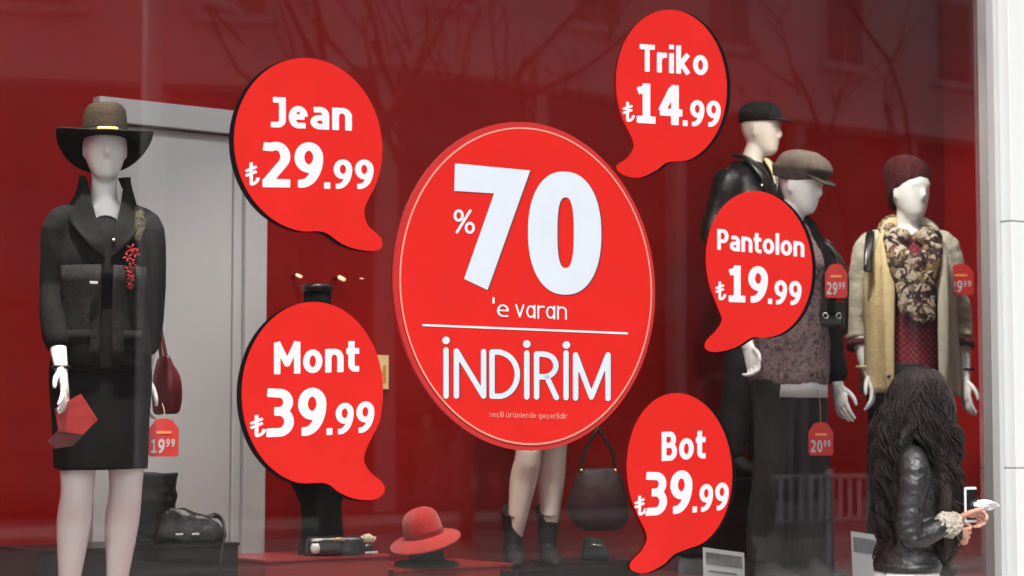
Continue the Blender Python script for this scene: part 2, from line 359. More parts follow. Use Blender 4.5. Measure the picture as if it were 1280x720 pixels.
    if c == 'g': W_ = .66; return W_, [A_(W_ / 2, m, W_ / 2 - h, m - v, 0, 360), [(W_ - h, X)] + A_(W_ / 2, -.05, W_ / 2 - h, .2, 0, -130, 10)]
    if c == 'α': W_ = .62; return W_, [A_(W_ / 2, m, W_ / 2 - h, m - v, 0, 360), [(W_ - h, 0), (W_ - h, X)]]
    if c == 'v': W_ = .62; return W_, [[(h, X), (W_ / 2, v), (W_ - h, X)]]
    if c == "'": return w, [[(h, .8), (h, 1.1)]]
    if c == '₺': W_ = .62; return W_, [[(.24, 1), (.24, v + .04)] + A_(.24, .38, .30, .38 - v, -85, -5, 10), [(.0, .42), (.48, .62)], [(.0, .62), (.48, .82)]]
    return .4, []
def contour(field, x0, y0, st, bm, mp):
    """fill the region field <= 0 of a grid with faces; mp maps (x, y) to a 3D point"""
    ny, nx = field.shape; cache = {}
    def V(k, x, y):
        if k not in cache: cache[k] = bm.verts.new(mp(x0 + x * st, y0 + y * st))
        return cache[k]
    def C(i, j): return V(('c', i, j), i, j)
    def E(i, j, i2, j2):
        a, b = field[j, i], field[j2, i2]; t = a / (a - b); t = min(.999, max(.001, t))
        if (i2, j2) < (i, j): i, j, i2, j2, t = i2, j2, i, j, 1 - t
        return V(('e', i, j, i2, j2), i + (i2 - i) * t, j + (j2 - j) * t)
    ins = field <= 0
    for j in range(ny - 1):
        run = None
        for i in range(nx):
            allin = i < nx - 1 and ins[j, i] and ins[j, i + 1] and ins[j + 1, i] and ins[j + 1, i + 1]
            if allin:
                if run is None: run = i
                continue
            if run is not None:
                bm.faces.new((C(run, j), C(i, j), C(i, j + 1), C(run, j + 1))); run = None
            if i == nx - 1: break
            cs = [(i, j), (i + 1, j), (i + 1, j + 1), (i, j + 1)]; poly = []
            for q in range(4):
                a, b = cs[q], cs[(q + 1) % 4]
                if ins[a[1], a[0]]: poly.append(C(*a))
                if ins[a[1], a[0]] != ins[b[1], b[0]]: poly.append(E(*a, *b))
            if len(poly) >= 3:
                try: bm.faces.new(poly)
                except ValueError: pass
def seg_field(X, Y, lines, w, butt=True, ky=1):
    Y = Y * ky; lines = [[(p[0], p[1] * ky) for p in l_] for l_ in lines]
    d = np.full(X.shape, 9.0)
    for ln in lines:
        dl = np.full(X.shape, 9.0)
        for (ax, ay), (bx, by) in zip(ln, ln[1:]):
            dx, dy = bx - ax, by - ay; L2 = dx * dx + dy * dy + 1e-12
            t = np.clip(((X - ax) * dx + (Y - ay) * dy) / L2, 0, 1)
            dl = np.minimum(dl, np.hypot(X - ax - t * dx, Y - ay - t * dy) - w / 2)
        if butt:
            cl = abs(ln[0][0] - ln[-1][0]) + abs(ln[0][1] - ln[-1][1]) < 1e-6
            if not cl:
                for p, q in ((ln[0], ln[1]), (ln[-1], ln[-2])):
                    vx, vy = p[0] - q[0], p[1] - q[1]; L = math.hypot(vx, vy) + 1e-9
                    s_ = ((X - p[0]) * vx + (Y - p[1]) * vy) / L
                    dl = np.where((np.hypot(X - p[0], Y - p[1]) < w * .85) & (s_ > -w * .3), np.maximum(dl, s_), dl)
        d = np.minimum(d, dl)
    return d
def draw_lines(bm, lines, w, mp, st=.025, butt=True, ky=1):
    xs = [p[0] for l_ in lines for p in l_]; ys = [p[1] for l_ in lines for p in l_]
    x0, x1, y0, y1 = min(xs) - w, max(xs) + w, min(ys) - w, max(ys) + w
    X, Y = np.meshgrid(np.arange(x0, x1 + st, st), np.arange(y0, y1 + st, st))
    contour(seg_field(X, Y, lines, w, butt, ky), x0, y0, st, bm, mp)
def word(bm, text, p0, p1, hpx, Yp, w=.21, gap=.095, st=.025, butt=True, dx=0, dy=0, X=.74):
    """text whose baseline runs p0 -> p1 (photo pixels of the plane y=Yp), capitals hpx high"""
    gl_ = [glyph(c, w, X) for c in text if c != ' ']
    adv, tot, k = [], 0, 0
    for c in text:
        if c == ' ': tot += .36; continue
        adv.append(tot); tot += gl_[k][0] + gap; k += 1
    tot -= gap
    for a, (_, lines) in zip(adv, gl_):
        if not lines: continue
        def mp(x, y, a=a):
            t = (a + x) / tot
            return at(p0[0] + (p1[0] - p0[0]) * t + dx, p0[1] + (p1[1] - p0[1]) * t - y * hpx + dy, Yp)
        draw_lines(bm, lines, w, mp, st, butt, 1 / VK)

# ------------------------------------------------------------------ street, buildings, shop shell (the setting)
def sheet(name, x0, x1, y0, y1, z, m, kind='structure'):
    bm = bmesh.new(); nx, ny = 12, 12
    bmesh.ops.create_grid(bm, x_segments=nx, y_segments=ny, size=.5)
    for v in bm.verts: v.co = Vector((x0 + (v.co.x + .5) * (x1 - x0), y0 + (v.co.y + .5) * (y1 - y0), z))
    return tag(obj(name, bm, m), kind=kind)
sheet('ground', -300, 300, -300, 300, -.16, 'asphalt')
sheet('road', -80, 120, -13.5, -3.0, -.13, 'asphalt')
bm = bmesh.new(); box(bm, -80, 120, -3.0, GY - .12, -.3, 0); tag(obj('pavement', bm, 'pave'), kind='structure')
bm = bmesh.new(); box(bm, -80, 120, -16, -13.5, -.3, 0); tag(obj('pavement', bm, 'pave'), kind='structure')
bm = bmesh.new(); box(bm, -80, 120, -3.3, -3.004, -.3, .006, .012); tag(obj('kerb', bm, 'kerb'), kind='structure')
bm = bmesh.new(); box(bm, -80, 120, -13.496, -13.2, -.3, .006, .012); tag(obj('kerb', bm, 'kerb'), kind='structure')
bm = bmesh.new()
for i in range(30): box(bm, -40 + i * 5, -37.5 + i * 5, -8.32, -8.2, -.131, -.126)
tag(obj('road_marking', bm, 'line'), kind='structure')

PX = at(1237, 300, GY).x        # where the glass meets the white pillar
BY = 7.40                       # back wall of the display
FZ = .78                        # floor of the display
XL = -3.0
XR = at(1181, 300, BY).x        # the corner of the side wall
bm = bmesh.new(); box(bm, XL, XR + .1, BY, BY + .12, FZ - .3, 4.2); tag(obj('back_wall', bm, 'wall'), kind='structure')
bm = bmesh.new(); box(bm, XR, XR + .12, GY + .3, BY - .002, FZ - .3, 4.2); tag(obj('side_wall', bm, 'side'), kind='structure')
bm = bmesh.new(); box(bm, XL - .12, XL, GY + .1, BY - .002, FZ - .3, 4.2); tag(obj('side_wall', bm, 'side'), kind='structure')
bm = bmesh.new(); box(bm, XL, XR - .002, GY + .02, BY - .002, FZ - .12, FZ); tag(obj('display_floor', bm, 'floor_in'), kind='structure')
bm = bmesh.new(); box(bm, XL, XR + .1, GY + .02, BY + .1, 4.2, 4.32); tag(obj('display_ceiling', bm, 'ceil'), kind='structure')
bm = bmesh.new(); box(bm, -30, PX, GY - .02, GY + .2, -.2, .62); tag(obj('sill_wall', bm, 'white_p'), kind='structure')
bm = bmesh.new(); box(bm, -30, 40, GY - .04, GY + .4, 4.3, 9); tag(obj('upper_facade', bm, 'stone'), kind='structure')

# window pane and its aluminium frame
win = empty('shop_window', (0, GY, .62)); tag(win, 'large shop window pane reflecting the street between white pillars', 'window')
bm = bmesh.new(); box(bm, XL, PX, 0, .008, 0, 3.68)
o = obj('pane', bm, 'glass', win); o.data.materials.append(M['glass_in'])
for p in o.data.polygons: p.material_index = 0 if p.normal.y < -.5 else 1
bm = bmesh.new(); box(bm, PX + .0, PX + .03, -.04, .05, 0, 3.68, .002); obj('frame', bm, 'alu', win)
bm = bmesh.new(); box(bm, XL, PX - .002, -.03, .04, -.04, .0, .002); obj('frame', bm, 'alu', win)
# white pillar of cladding panels with recessed joints
pil = empty('white_pillar', (PX + .032, GY - .1, 0)); tag(pil, 'white clad pillar closing the shop window at its right end', 'pillar')
bm = bmesh.new(); box(bm, .004, 1.1, .004, .105, 0, 4.28); obj('core', bm, 'joint', pil)
zs = [0, .2, 1.305, 2.405, 3.505, 4.27]
for a, b in zip(zs, zs[1:]):
    bm = bmesh.new(); box(bm, 0, 1.102, 0, .11, a + .004, b - .004, .003); obj('cladding_panel', bm, 'white_p', pil)
bm = bmesh.new(); box(bm, PX + 1.14, 40, GY - .05, GY + .2, 0, 4.29); tag(obj('shop_wall', bm, 'stone2'), kind='structure')

# white door in the back wall
dz0 = FZ; A0 = at(116, 122, BY); A1 = at(327, 144, BY)
dr = empty('white_door', (A0.x, BY, dz0)); tag(dr, 'tall white door with wide frame behind the hatted mannequin', 'door')
dw = A1.x - A0.x; dh = A0.z - dz0
bm = bmesh.new(); box(bm, 0, dw, -.06, -.001, dh - .10, dh, .004); obj('top_frame', bm, 'white_w', dr)
bm = bmesh.new(); box(bm, dw - .105, dw, -.058, -.001, 0, dh - .102, .004); obj('side_frame', bm, 'white_w', dr)
bm = bmesh.new(); box(bm, 0, .10, -.058, -.001, 0, dh - .102, .004); obj('side_frame', bm, 'white_w', dr)
bm = bmesh.new(); box(bm, .102, dw - .15, -.02, -.001, 0, dh - .104, .003); lf = obj('leaf', bm, 'white_w', dr)
bm = bmesh.new(); box(bm, dw - .148, dw - .107, -.034, -.001, 0, dh - .104, .006); obj('inner_rail', bm, 'white_w', dr)

# opposite side of the street: buildings that the glass reflects
def building(name, loc, rz, w, hgt, base_h, m, label, nwin, rows, cat='building'):
    b = empty(name, loc, rz); tag(b, label, cat, 'buildings reflected from across the street')
    bm = bmesh.new(); box(bm, 0, w, -8, 0, base_h, hgt); obj('wall', bm, m, b)
    bm = bmesh.new(); box(bm, -.05, w + .05, -8, .35, base_h - .25, base_h + .25, .03); obj('cornice', bm, m, b)
    bm = bmesh.new(); box(bm, .02, w - .02, -8, -.3, 0, base_h - .25); obj('shopfront', bm, 'dark', b)
    step = w / nwin
    wf = bmesh.new(); box(wf, -.62, .62, 0, .07, -.95, .95); box(wf, -.75, .75, 0, .18, -1.05, -.955)
    wp = bmesh.new(); box(wp, -.54, -.02, .072, .085, -.87, .87); box(wp, .02, .54, .072, .085, -.87, .87)
    m1 = bpy.data.meshes.new('window'); wf.to_mesh(m1); m1.materials.append(M['stone2'])
    m2 = bpy.data.meshes.new('glazing'); wp.to_mesh(m2); m2.materials.append(M['glassd'])
    for r in range(rows):
        for i in range(nwin):
            o = bpy.data.objects.new('window', m1); COL.objects.link(o); o.parent = b; o.location = (step * (i + .5), 0, base_h + 2.0 + r * 3.3)
            q = bpy.data.objects.new('pane', m2); COL.objects.link(q); q.parent = o
    for i in range(int(nwin)):
        bm = bmesh.new(); box(bm, step * i + .3, step * i + .55, -.3, 0, 0, base_h - .26); obj('pier', bm, m, b)
    return b
building('street_building', (19, -17, 0), 0, 34, 19, 7.9, 'stone', 'pale rendered building over a dark shopfront, reflected along the window top', 10, 3)
building('street_building', (1, -27, 0), radians(24), 20, 19, 7.7, 'stone', 'pale corner building reflected above the black hat', 6, 3)
building('street_building', (54, -16, 0), 0, 20, 19, 8.6, 'stone2', 'grey building reflected beside the white pillar', 6, 3)

def tree(loc, h, seed, label, r0=.13):
    t = empty('bare_tree', loc); tag(t, label, 'tree', 'bare street trees reflected in the glass')
    rnd = random.Random(seed)
    bt = bmesh.new(); tube(bt, [(0, 0, 0, r0 * 1.4), (.05, 0, h * .2, r0), (.0, .05, h * .42, r0 * .85)], 8)
    obj('trunk', bt, 'bark', t, True)
    bc = bmesh.new()
    def br(p, d, L, r, lev):
        q = p + d * L * .5 + Vector((rnd.uniform(-1, 1), rnd.uniform(-1, 1), rnd.uniform(-.3, .6))) * L * .12; e = p + d * L
        tube(bc, [(*p, r), (*q, r * .75), (*e, r * .5)], 5, 2, round_ends=False)
        if lev == 0: return
        for k in range(2 if lev > 1 else 3):
            nd = (d + Vector((rnd.uniform(-1, 1), rnd.uniform(-1, 1), rnd.uniform(-.3, .7))) * .75).normalized()
            br(p + (e - p) * rnd.uniform(.45, 1), nd, L * rnd.uniform(.6, .8), r * .52, lev - 1)
    for k in range(3):
        a = k * 2.1 + rnd.random()
        br(Vector((0, .05, h * .40)), Vector((cos(a) * .55, sin(a) * .55, 1)).normalized(), h * .28, r0 * .7, 3)
    obj('crown', bc, 'bark', t)
for px, yy, h, sd_, lb in ((412, -9.0, 10, 3, 'bare tree reflected above the Jean bubble'), (532, -12.6, 11, 5, 'bare tree reflected above the big round sign'),
                           (640, -12.9, 9, 8, 'thin bare tree reflected left of the Triko bubble'), (1060, -12.8, 10, 12, 'bare tree reflected above the flat cap')):
    al = YAW + math.atan((px - 640) / FPX)
    tree(((11.5 - yy) * tan(al), yy, -.13 if yy > -13.5 else 0), h, sd_, lb, .12)
# double-armed street lamp reflected at the upper left
al = YAW + math.atan((186 - 640) / FPX); yy = -10.0
lp = empty('street_lamp', ((11.5 - yy) * tan(al), yy, -.13)); tag(lp, 'pale double armed street lamp reflected above the door', 'street lamp')
bm = bmesh.new(); tube(bm, [(0, 0, 0, .16), (0, 0, 3, .14), (0, 0, 7.1, .12)], 12); obj('pole', bm, 'steel', lp, True)
for s_ in (-1, 1):
    bm = bmesh.new(); tube(bm, [(0, 0, 6.75, .05), (s_ * .4, 0, 6.9, .05), (s_ * .75, 0, 6.85, .05)], 8); ar = obj('arm', bm, 'steel', lp, True)
    bm = bmesh.new(); tube(bm, [(s_ * .6, 0, 6.85, .08, .05), (s_ * .9, 0, 6.82, .12, .06), (s_ * 1.2, 0, 6.74, .06, .03)], 10, ref=(0, 1, 0)); obj('lamp_head', bm, 'tissue', lp, True)

rg = empty('street_railing', (13.3, -2.5, 0)); tag(rg, 'steel railing with upright bars reflected low beside the woman', 'railing')
for z in (.55, .98): 
    bm = bmesh.new(); box(bm, 0, 3.2, -.02, .02, z - .02, z + .02, .004); obj('rail', bm, 'stone2', rg)
for i in range(23):
    bm = bmesh.new(); box(bm, .06 + i * .14, .09 + i * .14, -.012, .012, .571, .959); obj('bar', bm, 'stone2', rg)
for x in (0, 1.6, 3.2):
    bm = bmesh.new(); box(bm, x - .03, x + .03, -.03, .03, 0, 1.05, .005); obj('post', bm, 'stone2', rg)

# ------------------------------------------------------------------ stickers on the glass
SY = GY - .0092
def plate(name, px_pts, Y0, Y1, m, parent, k=4):
    """a flat panel of real thickness whose outline is given on the plane y=Y0"""
    P = crom(px_pts, k, True) if k > 1 else px_pts
    bm = bmesh.new(); f = [bm.verts.new(at(p[0], p[1], Y0)) for p in P]; g = [bm.verts.new((v.co.x, Y1, v.co.z)) for v in f]
    bm.faces.new(f); bm.faces.new(g[::-1]); n_ = len(f)
    for i in range(n_): bm.faces.new((f[i], g[i], g[(i + 1) % n_], f[(i + 1) % n_]))
    return obj(name, bm, m, parent)
def lettering(name, words, Yp, m, parent, **kw):
    bm = bmesh.new()
    for a in words: word(bm, a[0], a[1], a[2], a[3], Yp, **{**kw, **(a[4] if len(a) > 4 else {})})
    return obj(name, bm, m, parent)
def true_oval(pts, t0, t1):
    """the outline with everything outside the tail (t0..t1) laid on one fitted ellipse"""
    P = np.array(pts, float); n_ = len(P); ov = [i for i in range(n_) if not t0 <= i <= t1]
    Q = P[ov]; c = Q.mean(0); q = (Q - c) / 100
    A = np.stack([q[:, 0] ** 2, q[:, 0] * q[:, 1], q[:, 1] ** 2, q[:, 0], q[:, 1]], 1); k = np.linalg.lstsq(A, np.ones(len(q)), rcond=None)[0]
    cc = np.linalg.solve([[2 * k[0], k[1]], [k[1], 2 * k[2]]], [-k[3], -k[4]])
    F = 1 - (k[0] * cc[0] ** 2 + k[1] * cc[0] * cc[1] + k[2] * cc[1] ** 2 + k[3] * cc[0] + k[4] * cc[1])
    def pt(a):
        d = np.array((cos(a), sin(a))); return (cc + d * sqrt(F / (k[0] * d[0] ** 2 + k[1] * d[0] * d[1] + k[2] * d[1] ** 2))) * 100 + c
    ctr = cc * 100 + c
    an = lambda p: atan2(p[1] - ctr[1], p[0] - ctr[0])
    a1 = an(P[t0 - 1]); a0 = an(P[(t1 + 1) % n_])
    while a1 < a0: a1 += 2 * pi
    N = 26
    return [tuple(pt(a0 + (a1 - a0) * i / N)) for i in range(N + 1)] + [tuple(P[i]) for i in range(t0, t1 + 1)]
TAILS = dict(Jean=(6, 13), Mont=(6, 13), Triko=(9, 16), Pantolon=(9, 16), Bot=(9, 15))
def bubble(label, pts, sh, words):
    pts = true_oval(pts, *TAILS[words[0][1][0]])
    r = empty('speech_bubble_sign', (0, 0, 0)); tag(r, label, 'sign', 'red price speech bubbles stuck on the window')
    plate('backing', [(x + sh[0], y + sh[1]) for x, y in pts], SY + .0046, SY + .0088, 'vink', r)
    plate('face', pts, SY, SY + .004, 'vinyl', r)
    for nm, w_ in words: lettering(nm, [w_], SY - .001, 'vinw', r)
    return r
T = dict(w=.228); T9 = dict(w=.22); TL = dict(w=.15)
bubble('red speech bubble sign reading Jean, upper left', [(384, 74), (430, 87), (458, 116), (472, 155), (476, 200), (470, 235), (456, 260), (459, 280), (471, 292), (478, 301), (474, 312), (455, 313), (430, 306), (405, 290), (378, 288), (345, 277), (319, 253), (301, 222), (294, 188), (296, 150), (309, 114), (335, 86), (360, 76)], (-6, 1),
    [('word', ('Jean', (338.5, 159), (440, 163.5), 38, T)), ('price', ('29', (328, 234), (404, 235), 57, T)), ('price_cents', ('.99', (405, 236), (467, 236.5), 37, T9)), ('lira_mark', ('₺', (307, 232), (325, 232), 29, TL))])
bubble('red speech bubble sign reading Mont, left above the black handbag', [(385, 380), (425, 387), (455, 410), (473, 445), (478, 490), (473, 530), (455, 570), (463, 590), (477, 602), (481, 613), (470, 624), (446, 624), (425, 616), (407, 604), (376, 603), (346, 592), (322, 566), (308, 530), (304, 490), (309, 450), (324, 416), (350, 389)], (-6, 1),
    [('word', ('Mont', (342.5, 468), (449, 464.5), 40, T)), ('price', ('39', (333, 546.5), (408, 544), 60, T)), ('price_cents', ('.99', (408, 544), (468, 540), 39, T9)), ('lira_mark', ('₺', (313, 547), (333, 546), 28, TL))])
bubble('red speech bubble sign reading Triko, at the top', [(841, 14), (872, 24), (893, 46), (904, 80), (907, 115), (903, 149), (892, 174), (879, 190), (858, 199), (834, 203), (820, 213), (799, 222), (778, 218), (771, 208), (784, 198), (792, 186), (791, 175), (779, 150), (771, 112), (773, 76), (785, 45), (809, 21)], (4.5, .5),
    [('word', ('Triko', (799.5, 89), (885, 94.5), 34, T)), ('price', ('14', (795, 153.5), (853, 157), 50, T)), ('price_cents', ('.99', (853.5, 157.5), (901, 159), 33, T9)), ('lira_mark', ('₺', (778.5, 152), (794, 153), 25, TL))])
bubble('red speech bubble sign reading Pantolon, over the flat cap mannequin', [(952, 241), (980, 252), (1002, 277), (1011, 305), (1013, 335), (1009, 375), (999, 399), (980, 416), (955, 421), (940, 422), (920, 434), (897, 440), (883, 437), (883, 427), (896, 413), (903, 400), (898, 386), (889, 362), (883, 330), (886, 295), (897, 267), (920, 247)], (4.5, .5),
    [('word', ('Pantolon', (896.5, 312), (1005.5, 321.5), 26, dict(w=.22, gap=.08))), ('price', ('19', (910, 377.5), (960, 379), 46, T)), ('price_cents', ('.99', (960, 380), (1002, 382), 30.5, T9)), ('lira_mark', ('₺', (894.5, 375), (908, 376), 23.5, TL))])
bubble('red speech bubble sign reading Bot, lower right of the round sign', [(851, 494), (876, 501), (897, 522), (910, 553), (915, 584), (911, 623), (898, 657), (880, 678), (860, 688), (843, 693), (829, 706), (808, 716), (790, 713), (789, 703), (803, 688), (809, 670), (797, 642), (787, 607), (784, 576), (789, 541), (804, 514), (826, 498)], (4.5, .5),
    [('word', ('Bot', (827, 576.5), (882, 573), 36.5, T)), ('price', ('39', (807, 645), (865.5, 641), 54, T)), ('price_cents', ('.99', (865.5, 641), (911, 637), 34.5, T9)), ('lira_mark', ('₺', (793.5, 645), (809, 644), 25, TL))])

big = empty('round_discount_sign'); tag(big, 'large round red sign reading %70 indirim in the middle of the glass', 'sign')
c0 = at(656.5, 357.5, SY); Lf, Rt = at(492, 350, SY).x, at(819, 365, SY).x; cx_ = (Lf + Rt) / 2; rr = (Rt - Lf) / 2
Tz, Bz = at(650, 151.5, SY).z, at(660, 563.5, SY).z; cz_ = (Tz + Bz) / 2; rz_ = (Tz - Bz) / 2
print('big sign', rr, rz_)
def disc(name, r, rz, Y0, Y1, m, r_in=None):
    bm = bmesh.new(); N = 96
    def ring(q, y, qz): return [bm.verts.new((cx_ + q * cos(2 * pi * i / N), y, cz_ + qz * sin(2 * pi * i / N))) for i in range(N)]
    a, b = ring(r, Y0, rz), ring(r, Y1, rz)
    for i in range(N): bm.faces.new((a[i], a[(i + 1) % N], b[(i + 1) % N], b[i]))
    if r_in:
        c, d = ring(r_in[0], Y0, r_in[1]), ring(r_in[0], Y1, r_in[1])
        for i in range(N):
            bm.faces.new((a[i], c[i], c[(i + 1) % N], a[(i + 1) % N])); bm.faces.new((c[i], d[i], d[(i + 1) % N], c[(i + 1) % N])); bm.faces.new((b[i], b[(i + 1) % N], d[(i + 1) % N], d[i]))
    else: bm.faces.new(a); bm.faces.new(b[::-1])
    return obj(name, bm, m, big)
disc('backing', rr, rz_, SY, SY + .0085, 'vinyl2')
disc('face', rr * .967, rz_ * .967, SY - .004, SY - .0005, 'vinyl')
disc('ring_line', rr * .966, rz_ * .966, SY - .0055, SY - .0045, 'vinp', (rr * .955, rz_ * .955))
LY = SY - .006
def z7(x, y): return (540 + x / 3.6, 180 + y / 3.6)
def z6(x, y): return (540 + x / 4, 360 + y / 4)
def superell(cx, cy, rx, ry, e, N=64, sk=0):
    P = []
    for i in range(N):
        a = 2 * pi * i / N; c, s_ = cos(a), sin(a)
        x = rx * math.copysign(abs(c) ** (2 / e), c); y = ry * math.copysign(abs(s_) ** (2 / e), s_)
        P.append((cx + x, cy + y + sk * x))
    return P
def poly_mesh(bm, outer, inner=None, Yp=LY, d=(0, 0)):
    o_ = [bm.verts.new(at(x + d[0], y + d[1], Yp)) for x, y in outer]
    if inner is None: bm.faces.new(o_); return
    i_ = [bm.verts.new(at(x + d[0], y + d[1], Yp)) for x, y in inner]; n_ = len(o_)
    for k in range(n_): bm.faces.new((o_[k], o_[(k + 1) % n_], i_[(k + 1) % n_], i_[k]))
sev = [z7(*p) for p in ((103, 87), (442, 119), (250, 657), (144, 607), (280, 222), (100, 211))]
zo = [z7(*p) for p in superell(597, 401, 165, 277, 2.25, sk=.03)]; zi = [z7(*p) for p in superell(601, 399, 37, 159, 2.6)]
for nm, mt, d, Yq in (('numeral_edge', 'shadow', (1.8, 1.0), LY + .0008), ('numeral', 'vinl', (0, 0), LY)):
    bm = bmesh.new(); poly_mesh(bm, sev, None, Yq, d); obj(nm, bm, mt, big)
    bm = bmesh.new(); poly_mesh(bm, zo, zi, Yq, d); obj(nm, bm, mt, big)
pc = [A_(120, 322, 17, 22, 0, 360), A_(170, 377, 17, 21, 0, 360), [(172, 300), (112, 397)]]
def mz7(x, y, Yp=LY): return at(*z7(x, y), Yp)
bm = bmesh.new(); draw_lines(bm, pc, 12, mz7, 2.5, False); obj('percent_mark', bm, 'vinw', big)
ind = [[(70, 310), (70, 540)], [(122, 540), (122, 315), (258, 540), (258, 318)], [(300, 320), (300, 541)] + [(345, 541)] + A_(330, 432, 97, 110, 80, -80, 14) + [(340, 320), (300, 320)],
       [(474, 325), (474, 545)], [(523, 545), (523, 330), (560, 330)] + A_(560, 388, 60, 56, -90, 90, 12) + [(525, 444)], [(575, 446), (622, 548)],
       [(670, 325), (670, 548)], [(718, 550), (718, 335), (797, 545), (880, 335), (880, 552)]]
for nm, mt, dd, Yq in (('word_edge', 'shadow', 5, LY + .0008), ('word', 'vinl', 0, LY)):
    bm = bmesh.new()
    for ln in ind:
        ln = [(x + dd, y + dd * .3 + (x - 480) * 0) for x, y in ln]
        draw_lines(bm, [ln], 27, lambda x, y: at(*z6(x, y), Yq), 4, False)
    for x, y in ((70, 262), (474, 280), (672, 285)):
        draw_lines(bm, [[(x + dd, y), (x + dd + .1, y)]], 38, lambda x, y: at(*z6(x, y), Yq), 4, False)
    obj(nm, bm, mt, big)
lettering('small_word', [("'e", (615.5, 395.5), (636, 396.3), 21, dict(w=.12, gap=.13, butt=False))], LY, 'vinw', big)
lettering('small_word', [("vαrαn", (644, 396.6), (708.5, 399), 21, dict(w=.12, gap=.13, butt=False))], LY, 'vinw', big)
bm = bmesh.new(); poly_mesh(bm, [(528, 405), (785, 415.5), (785, 418), (528, 407.6)]); obj('underline', bm, 'vinw', big)
lettering('small_print', [('seçili ürünlerde geçerlidir', (612, 521), (709, 523.5), 6.5, dict(w=.14, gap=.16, st=.06, butt=False))], LY, 'vinp', big)

# ------------------------------------------------------------------ figures
def hand_bm(side, spread=.12, curl=.35, s=1.0, thumb_out=.5):
    """a hand hanging down from the origin (wrist), palm facing +x*side (towards the body), fingers pointing -z; thumb towards -y"""
    bm = bmesh.new()
    tube(bm, [(0, 0, .02, .022 * s, .028 * s), (0, 0, -.03 * s, .017 * s, .036 * s), (0, 0, -.075 * s, .014 * s, .042 * s), (0, 0, -.095 * s, .011 * s, .036 * s)], 12)
    for i, (y, L) in enumerate(((-.030, .074), (-.010, .084), (.011, .078), (.030, .060))):
        y *= s; L *= s
        a = y / s * spread * 10; c = curl * (1 + .18 * i)
        p = Vector((0, y, -.09 * s)); pts = [(*p, .0092 * s)]
        ang = 0
        for q, fr_ in enumerate((.42, .33, .25)):
            ang += c * (.5, .7, .5)[q]
            p = p + Vector((side * sin(ang), sin(a) * .5, -cos(ang))) * L * fr_
            pts.append((*p, (.0088, .0078, .0062)[q] * s))
        tube(bm, pts, 8)
    tube(bm, [(0, -.022 * s, -.02 * s, .012 * s), (side * .012 * s, -(.042 + .01 * thumb_out) * s, -.05 * s, .0105 * s), (side * .02 * s, -(.05 + .02 * thumb_out) * s, -.082 * s, .0088 * s), (side * .024 * s, -(.05 + .02 * thumb_out) * s, -.105 * s, .007 * s)], 8)
    return remesh(bm, .0034, 2)
def place_hand(bm, wrist, elbow, side, twist=0, **kw):
    h = hand_bm(side, **kw)
    d = (Vector(wrist) - Vector(elbow)).normalized()
    q = Vector((0, 0, -1)).rotation_difference(d)
    xform(h, Matrix.Translation(wrist) @ q.to_matrix().to_4x4() @ Matrix.Rotation(twist, 4, 'Z'))
    join(bm, h)
def head_tubes(bm, hx=0, hy=0, hz=1.69, yaw=0, s=1.0, nose=True, pitch=0):
    b = bmesh.new()
    rows = [(-.115, 0, -.030, .020, .022), (-.10, 0, -.028, .038, .045), (-.07, 0, -.015, .055, .066), (-.03, 0, -.004, .068, .083), (.01, 0, .002, .074, .093), (.05, 0, .004, .073, .093), (.085, 0, .006, .058, .073), (.108, 0, .006, .030, .038)]
    lofz(b, rows, 28, 3)
    if nose:
        tube(b, [(0, -.082, .012, .008, .008), (0, -.096, -.018, .010, .011), (0, -.088, -.034, .012, .008)], 8)
        tube(b, [(-.02, -.069, -.062, .006, .006), (0, -.076, -.063, .009, .008), (.02, -.069, -.062, .006, .006)], 8)      # mouth
        for q in (-1, 1):
            tube(b, [(q * .02, -.086, .028, .006, .010), (q * .045, -.074, .028, .006, .008)], 8)                               # brow
            tube(b, [(q * .073, .008, .02, .006, .018), (q * .074, .006, -.025, .005, .010)], 8)                                 # ear
    xform(b, Matrix.Translation((hx, hy, hz)) @ Matrix.Rotation(yaw, 4, 'Z') @ Matrix.Rotation(pitch, 4, 'X') @ Matrix.Diagonal((s, s, s, 1)))
    join(bm, b)
